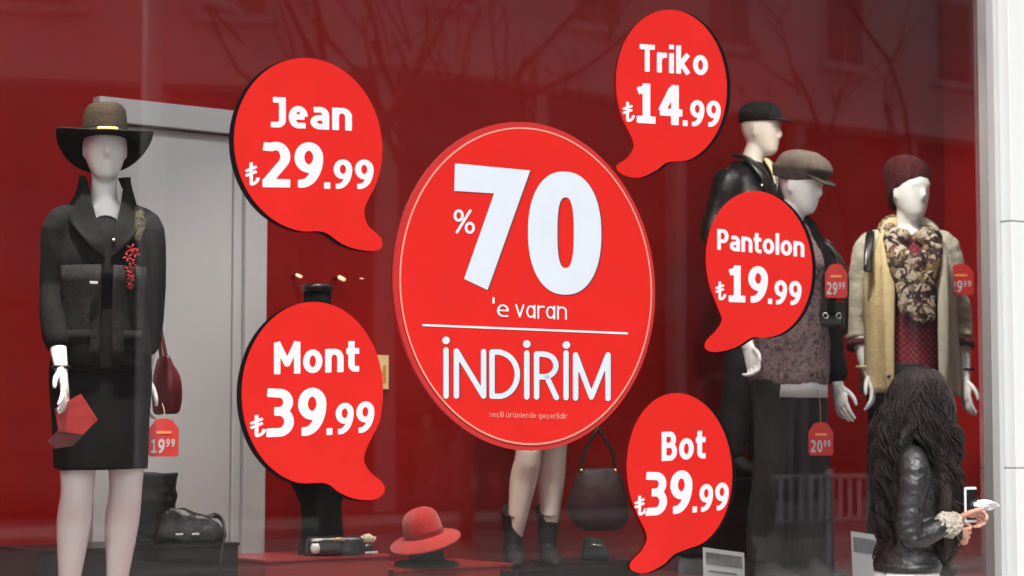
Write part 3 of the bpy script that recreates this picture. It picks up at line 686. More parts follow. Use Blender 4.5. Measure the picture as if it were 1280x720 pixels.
def figure(parent, m, kind='f', head=(0, 0, 0), hands=True, arms=None, legs=None, vox=.0075, torso=None, name='body', nose=True, foot=True, hp=0):
    """continuous body facing -y. arms: {side: [shoulder, elbow, wrist, kwargs]}; legs: {side: [hip, knee, ankle]}"""
    bm = bmesh.new(); f = kind == 'f'
    if f: rows = [(.80, 0, 0, .11, .09), (.92, 0, .01, .165, .115), (1.0, 0, .01, .155, .105), (1.12, 0, 0, .118, .085), (1.24, 0, 0, .130, .098), (1.33, 0, -.012, .148, .112), (1.43, 0, .0, .155, .080), (1.475, 0, .0, .105, .062), (1.505, 0, .0, .050, .050)]
    else: rows = [(.80, 0, 0, .12, .10), (.92, 0, .01, .165, .12), (1.05, 0, .0, .155, .11), (1.18, 0, 0, .155, .11), (1.33, 0, -.01, .18, .125), (1.43, 0, .0, .185, .10), (1.49, 0, .0, .13, .075), (1.53, 0, .0, .062, .06)]
    lofz(bm, torso or rows, 28, 3)
    hx, hy, yaw = head
    nr = .046 if f else .055
    tube(bm, [(0, .012, 1.46, nr * 1.25), (hx * .4, .006, 1.54, nr), (hx, hy + .01, 1.64, nr * 1.02)], 14)
    head_tubes(bm, hx, hy, 1.69, yaw, 1 if f else 1.05, nose, hp)
    for sd_, (a, b, c, kw) in arms.items():
        k = 1 if f else 1.18
        tube(bm, [(*a, .052 * k), ((a[0] * .65 + b[0] * .35), (a[1] * .65 + b[1] * .35), (a[2] * .65 + b[2] * .35), .044 * k), (*b, .035 * k), ((b[0] * .6 + c[0] * .4), (b[1] * .6 + c[1] * .4), (b[2] * .6 + c[2] * .4), .034 * k), (*c, .023 * k)], 14)
    for sd_, (a, b, c) in legs.items():
        k = 1.07 if f else 1.08
        mid = lambda p, q, t: tuple(p[i] * (1 - t) + q[i] * t for i in range(3))
        cf = mid(b, c, .30)
        tube(bm, [(*a, .078 * k), (*mid(a, b, .5), .070 * k), (*b, .054 * k), (cf[0], cf[1] + .018, cf[2], .057 * k), (*mid(b, c, .72), .040 * k), (*c, .031 * k)], 16)
        if foot: tube(bm, [(c[0], c[1] + .03, c[2] - .03, .034), (c[0] * 1.05, c[1] - .07, c[2] - .05, .038, .028), (c[0] * 1.1, c[1] - .15, c[2] - .075, .038, .016)], 12)
    bm = remesh(bm, vox, 5)
    if hands:
        for sd_, (a, b, c, kw) in arms.items(): place_hand(bm, c, b, sd_, **kw)
    return obj(name, bm, m, parent, True)
def brim_hat(parent, loc, R=.17, crown_r=.088, crown_h=.125, curl=.05, tilt=0, yaw=0, m='felt', mb='feltk', pinch=.02, droop=0, band=None, buckle=False, roll=0, curlp=2, back=0, front=0, prof=None):
    h = bpy.data.objects.new('hat', None)
    def mk(name, bm, mm):
        xform(bm, Matrix.Translation(loc) @ Matrix.Rotation(yaw, 4, 'Z') @ Matrix.Rotation(tilt, 4, 'X') @ Matrix.Rotation(roll, 4, 'Y'))
        return obj(name, bm, mm, parent, True)
    bm = bmesh.new(); N = 48; rows = []
    for i, (r, z) in enumerate(prof or ((1, 0), (.99, .3), (.96, .6), (.90, .85), (.74, .98), (.45, .96), (.2, .90), (.02, .88))):
        ring = []
        for q in range(N):
            a = 2 * pi * q / N; rr_ = crown_r * r
            x, y, zz = rr_ * cos(a) * .93, rr_ * sin(a) * 1.12, z * crown_h
            if pinch and z > .5: zz -= pinch * max(0, 1 - abs(x) / (crown_r * .45)) * (z - .5) * 2; x *= 1 - .25 * (z - .5) * max(0, -sin(a)) * (pinch > 0)
            ring.append(Vector((x, y, zz)))
        rows.append(ring)
    rings_to(bm, rows, True); folds(bm, .003, 12, 12, 3)
    cr = mk('crown', bm, m)
    bm = bmesh.new(); rows = []
    for t in (0, .2, .4, .6, .8, .93, 1, 1.0, .93, .8, .5, .2, 0):
        pass
    def brim_pt(t, a, dz):
        r0 = crown_r * .97; x = (r0 + (R - r0) * t) * cos(a) * (.93 + .07 * t); y = (r0 + (R - r0) * t) * sin(a) * (1.12 - .10 * t)
        up = curl * t ** 1.6 * (abs(cos(a)) ** curlp) - droop * t ** 1.3 * (.6 + .4 * -sin(a)) - back * t ** 1.2 * max(0, sin(a)) - front * t * max(0, -sin(a))
        return Vector((x, y, up + dz))
    ts = [0, .2, .4, .6, .8, .95, 1]
    for t in ts: rows.append([brim_pt(t, 2 * pi * q / N, .003) for q in range(N)])
    for t in ts[::-1]: rows.append([brim_pt(t, 2 * pi * q / N, -.003) for q in range(N)])
    rings_to(bm, rows, False); mk('brim', bm, mb)
    if band:
        bm = bmesh.new(); rows = [[Vector((crown_r * s_ * cos(2 * pi * q / N) * .93, crown_r * s_ * sin(2 * pi * q / N) * 1.12, z)) for q in range(N)] for s_, z in ((1.0, .004), (1.035, .006), (1.03, .026), (.98, .028))]
        rings_to(bm, rows, False); mk('band', bm, band)
    if buckle:
        bm = bmesh.new()
        for a in np.linspace(radians(248), radians(292), 9):
            x, y = crown_r * 1.05 * cos(a) * .93, crown_r * 1.05 * sin(a) * 1.12
            tube(bm, [(x, y, .008, .006), (x, y, .022, .006)], 8)
        mk('buckle_chain', bm, 'gold')
def price_tag(px, py, Y, wpx, hpx, text, label, string_to=None, rot=0, cents='99'):
    """red hanging tag; (px,py) its top centre"""
    c = at(px, py, Y); sc = (at(px, py, Y) - at(px, py + 100, Y)).z / 100
    w, h = wpx * sc / .70 * .88, hpx * sc * .92
    t = empty('price_tag', c, rot); tag(t, label, 'price tag', 'red hanging price tags')
    pts = [(-.5, -.28), (-.28, -.04), (-.1, 0), (.1, 0), (.28, -.04), (.5, -.28), (.5, -.94), (.42, -1), (-.42, -1), (-.5, -.94)]
    bm = bmesh.new(); f = [bm.verts.new((x * w, 0, y * h)) for x, y in pts]; g = [bm.verts.new((x * w, .003, y * h)) for x, y in pts]
    bm.faces.new(f); bm.faces.new(g[::-1])
    for i in range(len(f)): bm.faces.new((f[i], g[i], g[(i + 1) % len(f)], f[(i + 1) % len(f)]))
    obj('card', bm, 'tag', t)
    bm = bmesh.new(); x = -.42
    for k, ch in enumerate(text + cents):
        sz = .36 if k < len(text) else .2; gw, lines = glyph(ch, .2)
        y0 = -.90 if k < len(text) else -.74
        draw_lines(bm, lines, .2, lambda a, b, x=x, y0=y0, sz=sz: Vector(((x + a * sz * .9) * w, -.0012, y0 * h + b * sz * h)), .05)
        x += gw * sz * .9 + .05
    obj('price', bm, 'vinw', t)
    bm = bmesh.new(); box(bm, -.24 * w, .24 * w, -.0014, -.0006, -.40 * h, -.33 * h); obj('print', bm, 'tagp', t)
    if string_to is not None:
        bm = bmesh.new(); e = Vector(string_to) - c; e.rotate(Matrix.Rotation(-rot, 3, 'Z'))
        tube(bm, [(0, .001, -.06 * h, .0022), (e.x * .4 + .004, e.y * .5, e.z * .5, .0022), (*e, .0022)], 5); obj('string', bm, 'string', t)
    return t

# ---- 1. woman mannequin in the black hat, left
c = at(131, 190, 6.44); R1 = radians(-21)
w1 = empty('woman_mannequin', (c.x, 6.44, FZ), R1); tag(w1, 'white female mannequin in black jacket and skirt, far left by the door', 'mannequin')
ARM = {-1: ((-.150, 0, 1.42), (-.175, .0, 1.13), (-.150, -.175, .90), dict(twist=-.25, curl=.3, spread=.35)), 1: ((.150, 0, 1.42), (.175, .04, 1.14), (.16, .06, .90), dict(twist=.3, curl=.5))}
LEG = {-1: ((-.085, 0, .86), (-.080, -.03, .50), (-.105, .02, .10)), 1: ((.085, 0, .86), (.088, -.01, .50), (.06, .04, .10))}
figure(w1, 'skin_m', 'f', (0, -.01, 0), arms=ARM, legs=LEG)
bm = bmesh.new(); lofz(bm, [(.565, 0, 0, .163, .140), (.60, 0, 0, .165, .140), (.75, 0, .0, .168, .135), (.90, 0, .01, .178, .13), (1.02, 0, .0, .155, .11), (1.1, 0, 0, .13, .10)], 44); folds(bm, .007, 12, 2.5, 4)
obj('skirt', bm, 'dress', w1, True)
bm = bmesh.new()
lofz(bm, [(.90, 0, .0, .172, .135), (.97, 0, .0, .172, .135), (1.12, 0, -.005, .150, .125), (1.3, 0, -.01, .160, .135), (1.40, 0, 0, .160, .105), (1.45, 0, 0, .125, .085), (1.49, 0, .01, .075, .06)], 32)
for s_ in (-1, 1):
    tube(bm, [(s_ * .11, 0, 1.445, .055), (s_ * .152, .0, 1.40, .064, .070), (s_ * .172, .01, 1.20, .046, .056), (s_ * .170, -.058 if s_ < 0 else .045, 1.06, .046, .054), (s_ * .162, -.098 if s_ < 0 else .05, 1.0, .043, .052)], 16)
bm = remesh(bm, .008, 3, .006, fx=12, fz=5, seed=2)
bmesh.ops.delete(bm, geom=[v for v in bm.verts if v.co.y < -.01 and v.co.z > 1.335 and abs(v.co.x) < (v.co.z - 1.335) * .50 + .004], context='VERTS')
obj('jacket', bm, 'wool', w1, True)
for s_, x0 in ((-1, -.11), (1, .035)):            # front panels of tweed with flap pockets
    bm = bmesh.new(); lofz(bm, [(.925, 0, 0, .180, .150), (1.1, 0, -.005, .160, .140), (1.27, 0, -.01, .168, .148)], 12, 3, 2, 205 if s_ < 0 else 277, 263 if s_ < 0 else 330)
    p = solid(obj('front_panel', bm, 'tweed', w1, True), .003)
    bm = bmesh.new(); lofz(bm, [(1.0, 0, 0, .180, .156), (1.045, 0, 0, .176, .154)], 8, 1, 2, 222 if s_ < 0 else 290, 252 if s_ < 0 else 318)
    solid(obj('pocket_flap', bm, 'wool', p, True), .004)
bm = bmesh.new(); box(bm, -.062, -.030, -.168, -.156, 1.200, 1.212, .003); obj('clasp', bm, 'silver', w1)
for s_ in (-1, 1):                                # turned-up collar and lapels
    bm = bmesh.new()
    rows = [[Vector(p) for p in r] for r in (
        ((s_ * .010, -.150, 1.29), (s_ * .022, -.152, 1.30), (s_ * .055, -.148, 1.33), (s_ * .080, -.135, 1.37)),
        ((s_ * .014, -.148, 1.345), (s_ * .055, -.150, 1.35), (s_ * .098, -.128, 1.385), (s_ * .125, -.03, 1.44)),
        ((s_ * .030, -.128, 1.41), (s_ * .075, -.125, 1.40), (s_ * .115, -.075, 1.44), (s_ * .125, .01, 1.48)),
        ((s_ * .050, -.095, 1.49), (s_ * .082, -.08, 1.49), (s_ * .10, -.03, 1.51), (s_ * .09, .05, 1.53)),
        ((s_ * .064, -.060, 1.575), (s_ * .078, -.045, 1.585), (s_ * .085, -.0, 1.595), (s_ * .055, .075, 1.60)))]
    fine = [crom(r, 4) for r in rows]; cols_ = [crom([f[j] for f in fine], 4) for j in range(len(fine[0]))]
    rings_to(bm, cols_, False, False); folds(bm, .006, 20, 20, s_)
    solid(obj('collar', bm, 'wool', w1, True), .009, 0)
bm = bmesh.new(); tube(bm, [(.10, -.13, 1.36, .018, .010), (.115, -.10, 1.42, .022, .012), (.11, -.055, 1.48, .018, .012)], 14, ref=(1, 0, 0)); bm = remesh(bm, .005, 1, .006, fx=60, fz=60, seed=1)
obj('fur_trim', bm, 'olive', w1, True)
bm = bmesh.new(); lofz(bm, [(1.22, 0, -.02, .10, .135), (1.30, 0, -.015, .09, .132), (1.38, 0, -.01, .085, .122), (1.43, 0, .0, .070, .096), (1.46, 0, .008, .056, .066)], 24); obj('blouse', bm, 'dress', w1, True)
bm = bmesh.new(); bmesh.ops.create_uvsphere(bm, u_segments=10, v_segments=8, radius=.007, matrix=Matrix.Translation((.02, -.155, 1.355))); obj('button', bm, 'silver', w1, True)
bm = bmesh.new()
rn = random.Random(4)
for i in range(10):
    q = i / 9; cx0 = .082 + .016 * sin(i * 2.1) * (1 - q) - .004 * q; cz0 = 1.325 - q * .13; R0 = .017 * (1.1 - .5 * q)
    for k in range(5):
        a = k * 1.257 + i
        tube(bm, [(cx0, -.150, cz0, .003), (cx0 + R0 * .6 * cos(a), -.156, cz0 + R0 * .6 * sin(a), .0042 * (1.1 - .4 * q), .002), (cx0 + R0 * cos(a), -.153, cz0 + R0 * sin(a), .003)], 6, ref=(-sin(a), 0, cos(a)))
obj('flower_embroidery', bm, 'redlace', w1, True)
brim_hat(w1, (0, .0, 1.725), .170, .086, .128, .030, radians(-4), 0, buckle=True, band='feltk', curlp=3, pinch=.008, back=.085, front=.0)
bm = bmesh.new(); tube(bm, [(-.152 + .028 * cos(a), -.165 + .030 * sin(a), .915, .006) for a in np.linspace(0, 2 * pi, 13)], 8, round_ends=False); obj('bracelet', bm, 'leather', w1, True)
bm = bmesh.new(); box(bm, -.162, -.142, -.204, -.194, .906, .924, .003); obj('watch_face', bm, 'silver', w1)
# the things she carries
cl = empty('clutch_bag', at(92, 522, 6.28), R1); tag(cl, 'folded red leather clutch bag in the hatted mannequin\'s hand', 'clutch bag')
for nm, pts_, mt, y0 in (('body', [(-.085, -.080), (.0, .015), (.075, -.015), (.0, -.095), (-.06, -.105)], 'clutchd', .0), ('flap', [(-.065, .030), (.020, .080), (.078, -.008), (.030, -.058), (-.05, -.045)], 'clutch', -.014)):
    bm = bmesh.new(); P = pts_
    f = [bm.verts.new((p[0], y0, p[1])) for p in P]; g = [bm.verts.new((p[0] + .004, y0 + .022, p[1])) for p in P]
    bm.faces.new(f); bm.faces.new(g[::-1])
    for i in range(len(f)): bm.faces.new((f[i], g[i], g[(i + 1) % len(f)], f[(i + 1) % len(f)]))
    obj(nm, bm, mt, cl)
hb = empty('shoulder_bag', at(208, 480, 6.55), R1); tag(hb, 'burgundy leather shoulder bag hanging behind the hatted mannequin', 'handbag')
bm = bmesh.new(); lofz(bm, [(-.11, 0, 0, .03, .05), (-.10, 0, 0, .045, .10), (-.04, 0, 0, .05, .13), (.03, 0, 0, .042, .13), (.09, -.01, 0, .018, .12), (.10, -.01, 0, .01, .11)], 28, 3, 2.6); folds(bm, .006, 16, 8, 3); obj('body', bm, 'clutchd', hb, True)
for d_ in (-.03, .03):
    bm = bmesh.new(); tube(bm, [(-.01, d_ * 2.5, .09, .007), (-.035, d_, .24, .007), (-.06, 0, .36, .007)], 8); obj('strap', bm, 'clutchd', hb, True)
price_tag(205, 523, 6.36, 30, 52, '19', 'red price tag under the burgundy bag beside the black skirt', at(203, 505, 6.40), R1)

# ---- products on plinths, left
def plinth(px0, px1, py, Y, dep, m, label):
    a, b = at(px0, py, Y), at(px1, py, Y)
    o = empty('display_plinth', (a.x, Y, FZ)); tag(o, label, 'plinth')
    bm = bmesh.new(); box(bm, 0, b.x - a.x, 0, dep, 0.001, a.z - FZ - .012, .003); obj('body', bm, m, o)
    bm = bmesh.new(); box(bm, -.004, b.x - a.x + .004, -.004, dep + .004, a.z - FZ - .0118, a.z - FZ, .002); obj('top', bm, m, o)
    return a.z
zp = plinth(50, 298, 688, 6.62, .35, 'plinth_k', 'black display plinth behind the hatted mannequin\'s legs')
def boot(name, loc, rz, h, label, m='boot', top=.07, toe=.17, cat='boot'):
    o = empty(name, loc, rz); tag(o, label, cat)
    bm = bmesh.new()
    tube(bm, [(0, .0, h, top, top * 1.15), (0, 0, h * .7, top * .95, top * 1.1), (0, 0, h * .35, top * .8, top), (0, .005, .12, .045, .062), (0, .0, .06, .042, .06)], 20, round_ends=False)
    tube(bm, [(0, .035, .055, .038, .04), (0, -.03, .05, .044, .045), (0, -.10, .035, .045, .032), (0, -toe, .022, .036, .018)], 16)
    bm = remesh(bm, .006, 3, .010, fx=10, fz=14, seed=h * 9); obj('upper', bm, m, o, True)
    bm = bmesh.new(); box(bm, -.028, .028, .01, .065, 0, .03, .004); box(bm, -.035, .035, -toe - .02, .012, .003, .012, .003); obj('sole', bm, 'leather', o)
    return o
boot('slouch_boot', at(196, 0, 6.74) * 1, 0, .3, 'black slouched leather boot beside the white legs of the hatted mannequin')
b1 = [x for x in bpy.data.objects if x.name == 'slouch_boot'][0]; b1.location = (at(193, 688, 6.80).x, 6.80, zp + .001); b1.rotation_euler.z = radians(58); b1.scale = (1.05, 1.05, .86)
bb = empty('black_handbag', (at(236, 690, 6.70).x, 6.70, zp + .001), radians(-20)); tag(bb, 'soft black handbag with hanging strap on the plinth at left', 'handbag')
bm = bmesh.new(); lofz(bm, [(0, 0, 0, .125, .05), (.02, 0, 0, .135, .06), (.06, .0, 0, .125, .045), (.10, -.02, 0, .09, .03), (.125, -.03, 0, .05, .012)], 30, 3, 2.8); folds(bm, .016, 16, 12, 9); obj('body', bm, 'jacket', bb, True)
bm = bmesh.new(); tube(bm, [(.03, 0, .075, .006, .012), (.08, 0, .098, .006, .012), (.115, -.01, .092, .006, .012), (.125, -.05, .04, .005, .011), (.10, -.09, -.10, .005, .010)], 10); obj('strap', bm, 'boot', bb, True)
for x_ in (-.06, .0): 
    bm = bmesh.new(); box(bm, x_, x_ + .03, -.064, -.058, .03, .04, .002); obj('buckle', bm, 'silver', bb)

zr = plinth(332, 486, 700, 6.75, .4, 'plinth_r', 'red display plinth under the black handbag below the Mont bubble')
df = empty('dress_form', (at(404, 650, 6.92).x, 6.92, zr + .001), radians(-20)); tag(df, 'black dress form with flat neck cap behind the Mont bubble', 'dress form')
hz = at(388, 355, 6.92).z - zr
bm = bmesh.new(); lofz(bm, [(0, 0, 0, .105, .09), (.05, 0, 0, .095, .085), (.2, -.01, 0, .085, .08), (.32, -.02, 0, .13, .11), (.45, -.02, 0, .155, .12), (.62, -.02, 0, .11, .09), (.78, -.03, 0, .14, .11), (.88, -.03, 0, .13, .085), (.925, -.03, 0, .06, .055), (hz - .03, -.03, 0, .056, .056)], 36); folds(bm, .006, 12, 3, 5); obj('dress', bm, 'dress', df, True)
bm = bmesh.new(); lofz(bm, [(hz - .032, -.03, 0, .062, .062), (hz - .004, -.03, 0, .064, .064), (hz, -.03, 0, .055, .055)], 28, 1); obj('neck_cap', bm, 'plinth_k', df, True)
cb = empty('clasp_handbag', (at(418, 700, 6.72).x, 6.72, zr + .001), radians(-22)); tag(cb, 'small black handbag with gold clasp on the red plinth', 'handbag')
cb.location.y = 6.81; cb.location.x = at(418, 700, 6.81).x
bm = bmesh.new(); lofz(bm, [(0, 0, 0, .10, .035), (.01, 0, 0, .115, .045), (.055, 0, 0, .115, .04), (.075, 0, 0, .105, .025)], 28, 3, 4); folds(bm, .003, 20, 12, 9); obj('body', bm, 'leather', cb, True)
bm = bmesh.new(); tube(bm, [(.018 * cos(a) + .01, -.048, .058 + .012 * sin(a), .004) for a in np.linspace(0, pi, 7)], 8); obj('clasp', bm, 'gold', cb, True)
bm = bmesh.new(); lofz(bm, [(.012, -.085, -.04, .014, .006), (.03, -.085, -.042, .020, .008), (.05, -.085, -.04, .013, .006)], 16, 2); obj('hang_tag', bm, 'paper', cb, True)
fl = empty('white_rose', (at(459, 690, 6.80).x, 6.80, zr + .001)); tag(fl, 'small white rose in a black pot beside the gold clasp handbag', 'flower')
bm = bmesh.new(); lofz(bm, [(0, 0, 0, .022, .022), (.04, 0, 0, .028, .028)], 18, 1); obj('pot', bm, 'plinth_k', fl, True)
bm = bmesh.new()
for i in range(14):
    a = i * 2.4; r = .004 + .0017 * i
    tube(bm, [(r * cos(a), r * sin(a), .05, .010, .004), (r * 1.3 * cos(a), r * 1.3 * sin(a), .078 - i * .001, .012, .004)], 7, ref=(-sin(a), cos(a), 0))
obj('petals', bm, 'flower', fl, True)
bm = bmesh.new(); box(bm, -.03, .03, -.032, -.029, .004, .012); obj('label_card', bm, 'paper', fl)

# red cloche hat on a low stand
zh = plinth(492, 640, 712, 6.80, .40, 'plinth_r', 'low red plinth under the red felt hat')
hr = empty('red_hat', (0, 0, 0)); tag(hr, 'red felt hat with dipping brim resting on a dark hat', 'hat')
hx0 = at(530, 672, 6.86); hr.location = hx0; hr.rotation_euler.z = radians(-30)
brim_hat(hr, (0, 0, .010), .150, .088, .112, prof=((1.03, 0), (1.0, .3), (.96, .52), (.87, .75), (.70, .91), (.45, 1.0), (.2, 1.03), (.02, 1.04)), curl=0, tilt=radians(6), m='redfelt', mb='redfelt', pinch=0, droop=.045, roll=radians(-13), band=None)
hd = empty('dark_hat', (hx0.x + .02, 6.87, zh + .001), radians(-30)); tag(hd, 'dark green felt hat underneath the red hat', 'hat')
brim_hat(hd, (0, 0, .022), .135, .078, max(.06, hx0.z - zh - .05), 0, 0, 0, m='greenk', mb='greenk', pinch=0, droop=.018)
yc = empty('price_card', at(477, 465, BY - .02)); tag(yc, 'small yellow card with orange marks on the red wall right of the Mont bubble', 'card')
bm = bmesh.new(); box(bm, -.045, .035, -.004, 0, -.075, .075); obj('card', bm, 'papery', yc)
bm = bmesh.new(); box(bm, -.03, .02, -.0052, -.0045, -.02, .0); box(bm, .004, .02, -.0054, -.0046, -.05, .03); obj('print', bm, 'printo', yc)
# warm spot lamps on a rail on the back wall
rl = empty('wall_light', at(395, 345, BY - .04)); tag(rl, 'row of small lit warm spotlights above the black dress form', 'spotlights')
e0 = at(335, 350, BY - .04).x - rl.location.x; e1 = at(470, 350, BY - .04).x - rl.location.x
for px_, s_ in ((371, .7), (424, .9), (450, .22)):
    dx = at(px_, 350, BY - .04).x - rl.location.x
    bm = bmesh.new(); tube(bm, [(dx, .038, 0, .008 * s_), (dx, 0, 0, .010 * s_)], 8); obj('bracket', bm, 'wall', rl, True)
    bm = bmesh.new(); tube(bm, [(dx, 0, 0, .010 * s_), (dx + .012 * s_, -.02, -.012 * s_, .012 * s_, .009 * s_)], 10); obj('bulb', bm, 'bulb', rl, True)

# ---- 2. woman mannequin behind the round sign: legs and boots show
zb = FZ + .10
bm = bmesh.new(); cm = at(672, 600, 6.92)
rs = empty('riser', (cm.x, 6.92, FZ)); tag(rs, 'low black riser under the booted mannequin legs', 'riser'); box(bm, -.3, .3, -.22, .25, 0.001, .10, .004); obj('body', bm, 'plinth_k', rs)
w2 = empty('woman_mannequin', (cm.x, 6.92, zb), radians(-30)); tag(w2, 'female mannequin in black skirt and ankle boots behind the round sign', 'mannequin')
ARM2 = {-1: ((-.165, 0, 1.42), (-.20, .01, 1.13), (-.20, -.06, .87), dict(curl=.4)), 1: ((.165, 0, 1.42), (.22, .0, 1.12), (.24, -.07, .88), dict(curl=1.2, twist=.3))}
LEG2 = {-1: ((-.075, 0, .86), (-.050, -.07, .50), (-.105, .02, .10)), 1: ((.075, 0, .86), (.072, .0, .50), (.055, .06, .10))}
figure(w2, 'skin_w', 'f', (0, -.01, 0), arms=ARM2, legs=LEG2, foot=False)
bm = bmesh.new(); lofz(bm, [(.545, 0, .0, .15, .125), (.6, 0, 0, .16, .13), (.90, 0, .01, .175, .13), (1.12, 0, .0, .13, .10), (1.3, 0, -.01, .165, .125), (1.42, 0, 0, .165, .09), (1.46, 0, 0, .10, .07)], 40); folds(bm, .008, 14, 2.5, 7); obj('dress', bm, 'dress', w2, True)
for s_, (a, b, c_) in LEG2.items():
    bm = bmesh.new()
    tube(bm, [(c_[0] * .98, c_[1] - .004, .275, .058, .062), (c_[0], c_[1], .20, .048, .054), (c_[0], c_[1], .12, .042, .05), (c_[0], c_[1] + .01, .05, .042, .05)], 18, round_ends=False)
    tube(bm, [(c_[0], c_[1] + .02, .045, .042, .04), (c_[0], c_[1] - .06, .045, .045, .04), (c_[0] * 1.1, c_[1] - .14, .028, .040, .024), (c_[0] * 1.15, c_[1] - .19, .02, .026, .014)], 16)
    bm = remesh(bm, .006, 3, .004, fx=14, fz=14, seed=s_)
    for v in bm.verts:
        if v.co.z > .22: v.co.z -= .065 * max(0, min(1, (v.co.z - .22) / .06)) * max(0, (-(v.co.y - c_[1]) / .06) * .5 + .5)
    bo = obj('boot', bm, 'boot', w2, True)
    bm = bmesh.new(); box(bm, c_[0] - .03, c_[0] + .03, c_[1] - .01, c_[1] + .06, 0, .035, .004); obj('heel', bm, 'leather', bo)
hb2 = empty('hobo_bag', at(748, 618, 6.75), radians(-36)); tag(hb2, 'dark plum rounded handbag hanging right of the booted legs', 'handbag')
bm = bmesh.new(); lofz(bm, [(-.155, 0, 0, .06, .03), (-.135, 0, 0, .11, .05), (-.06, 0, 0, .135, .06), (.03, 0, 0, .12, .05), (.09, .0, 0, .095, .03), (.115, .0, 0, .07, .012)], 34, 3, 2.2); folds(bm, .010, 14, 10, 3); obj('body', bm, 'brownbag', hb2, True)
for d_ in (-1, 1):
    bm = bmesh.new(); tube(bm, [(d_ * .075, d_ * .01, .10, .008), (d_ * .06, 0, .19, .008), (.0, 0, .29, .008)], 8); hh = obj('handle', bm, 'leather', hb2, True)
    bm = bmesh.new(); bmesh.ops.create_uvsphere(bm, u_segments=8, v_segments=6, radius=.009, matrix=Matrix.Translation((d_ * .075, -.014, .105))); obj('ring', bm, 'gold', hh, True)
zk = plinth(716, 800, 704, 6.9, .3, 'plinth_k', 'small black plinth left of the Bot bubble')
gb = empty('green_bag', (at(745, 700, 7.0).x, 7.0, zk + .001), radians(-30)); tag(gb, 'small dark green pouch on the black plinth by the Bot bubble', 'pouch')
bm = bmesh.new(); lofz(bm, [(0, 0, 0, .06, .04), (.02, 0, 0, .07, .05), (.07, -.01, 0, .05, .035), (.10, -.02, 0, .025, .012)], 26, 3, 2.3); folds(bm, .008, 20, 14, 5); obj('body', bm, 'greenk', gb, True)
bm = bmesh.new(); tube(bm, [(-.04, -.04, .06, .004), (-.02, -.048, .07, .004), (.02, -.045, .065, .004)], 6); obj('zip', bm, 'silver', gb, True)

# ---- 3. man mannequin in black leather jacket, behind
cb_ = at(938, 300, 6.98); R3 = radians(10)
topz = at(950, 113, 6.98).z
m3 = empty('man_mannequin', (cb_.x, 6.98, topz - 1.90), R3); tag(m3, 'mannequin in black cap and black leather jacket, behind the flat cap mannequin', 'mannequin')
bm = bmesh.new(); box(bm, -.3, .3, -.25, .22, 0.001, max(.05, topz - 1.90 - FZ), .004); r3 = empty('riser', (cb_.x, 6.98, FZ)); tag(r3, 'black riser under the leather jacket mannequin', 'riser'); obj('body', bm, 'plinth_k', r3)
ARM3 = {-1: ((-.19, 0, 1.43), (-.25, .05, 1.16), (-.15, -.07, 1.02), dict(curl=.4)), 1: ((.19, 0, 1.43), (.25, .05, 1.16), (.15, -.07, 1.02), dict(curl=.4))}
LEG3 = {-1: ((-.09, 0, .88), (-.11, -.02, .50), (-.13, .03, .10)), 1: ((.09, 0, .88), (.11, -.02, .50), (.12, .03, .10))}
figure(m3, 'skin_w', 'm', (.05, -.035, radians(15)), hands=False, arms=ARM3, legs=LEG3)
def male_top(parent, m, name, z0=.90, arms=None, vox=.010, sc=1, amp=.009, cuffz=.93, wide=1.0):
    bm = bmesh.new()
    lofz(bm, [(z0, 0, .0, .185 * wide, .145), (z0 + .06, 0, .0, .19 * wide, .15), (1.18, 0, -.005, .185 * wide, .145), (1.33, 0, -.01, .205 * wide, .155), (1.43, 0, 0, .205, .125), (1.49, 0, 0, .15, .095), (1.535, 0, .01, .085, .075)], 32)
    for s_, (a, b, c_, _) in (arms or {}).items():
        t = max(0, min(1, (b[2] - cuffz) / (b[2] - c_[2]))); e = tuple(b[i] + (c_[i] - b[i]) * t for i in range(3))
        tube(bm, [(a[0] * .85, 0, 1.45, .07), (a[0], a[1], a[2] - .03, .075, .08), ((a[0] + b[0]) / 2, (a[1] + b[1]) / 2, (a[2] + b[2]) / 2, .062, .07), (*b, .056, .062), ((b[0] + e[0]) / 2, (b[1] + e[1]) / 2, (b[2] + e[2]) / 2, .052, .055), (*e, .046, .05)], 18, round_ends=False)
    bm = remesh(bm, vox, 3, amp, fx=9, fz=7, seed=sc * 3)
    return obj(name, bm, m, parent, True)
def trousers(parent, m, legs, name='trousers', amp=.008):
    bm = bmesh.new()
    lofz(bm, [(.80, 0, 0, .155, .125), (.92, 0, .01, .18, .135), (1.04, 0, .0, .165, .125)], 30)
    for s_, (a, b, c_) in legs.items():
        tube(bm, [(a[0], a[1], a[2], .104), ((a[0] + b[0]) / 2, (a[1] + b[1]) / 2, (a[2] + b[2]) / 2, .088), (*b, .082), ((b[0] + c_[0]) / 2, (b[1] + c_[1]) / 2 + .01, (b[2] + c_[2]) / 2, .078), (c_[0], c_[1], c_[2] + .0, .068)], 18, round_ends=False)
    bm = remesh(bm, .010, 2, amp * .7, fx=11, fz=5, seed=5)
    return obj(name, bm, m, parent, True)
male_top(m3, 'jacket', 'jacket', .84, ARM3, sc=1, amp=.010, cuffz=1.03); trousers(m3, 'blackt', LEG3)
for s_ in (-1, 1):
    bm = bmesh.new(); tube(bm, [(s_ * .03, -.15, 1.34, .03, .008), (s_ * .07, -.135, 1.45, .045, .010), (s_ * .085, -.05, 1.54, .035, .012), (s_ * .05, .05, 1.57, .025, .012)], 10); obj('lapel', bm, 'leather', m3, True)
bm = bmesh.new(); tube(bm, [(.035, -.135, 1.42, .02, .006), (.05, -.115, 1.48, .03, .008), (.06, -.06, 1.55, .022, .01)], 10); obj('shirt_collar', bm, 'shirty', m3, True)
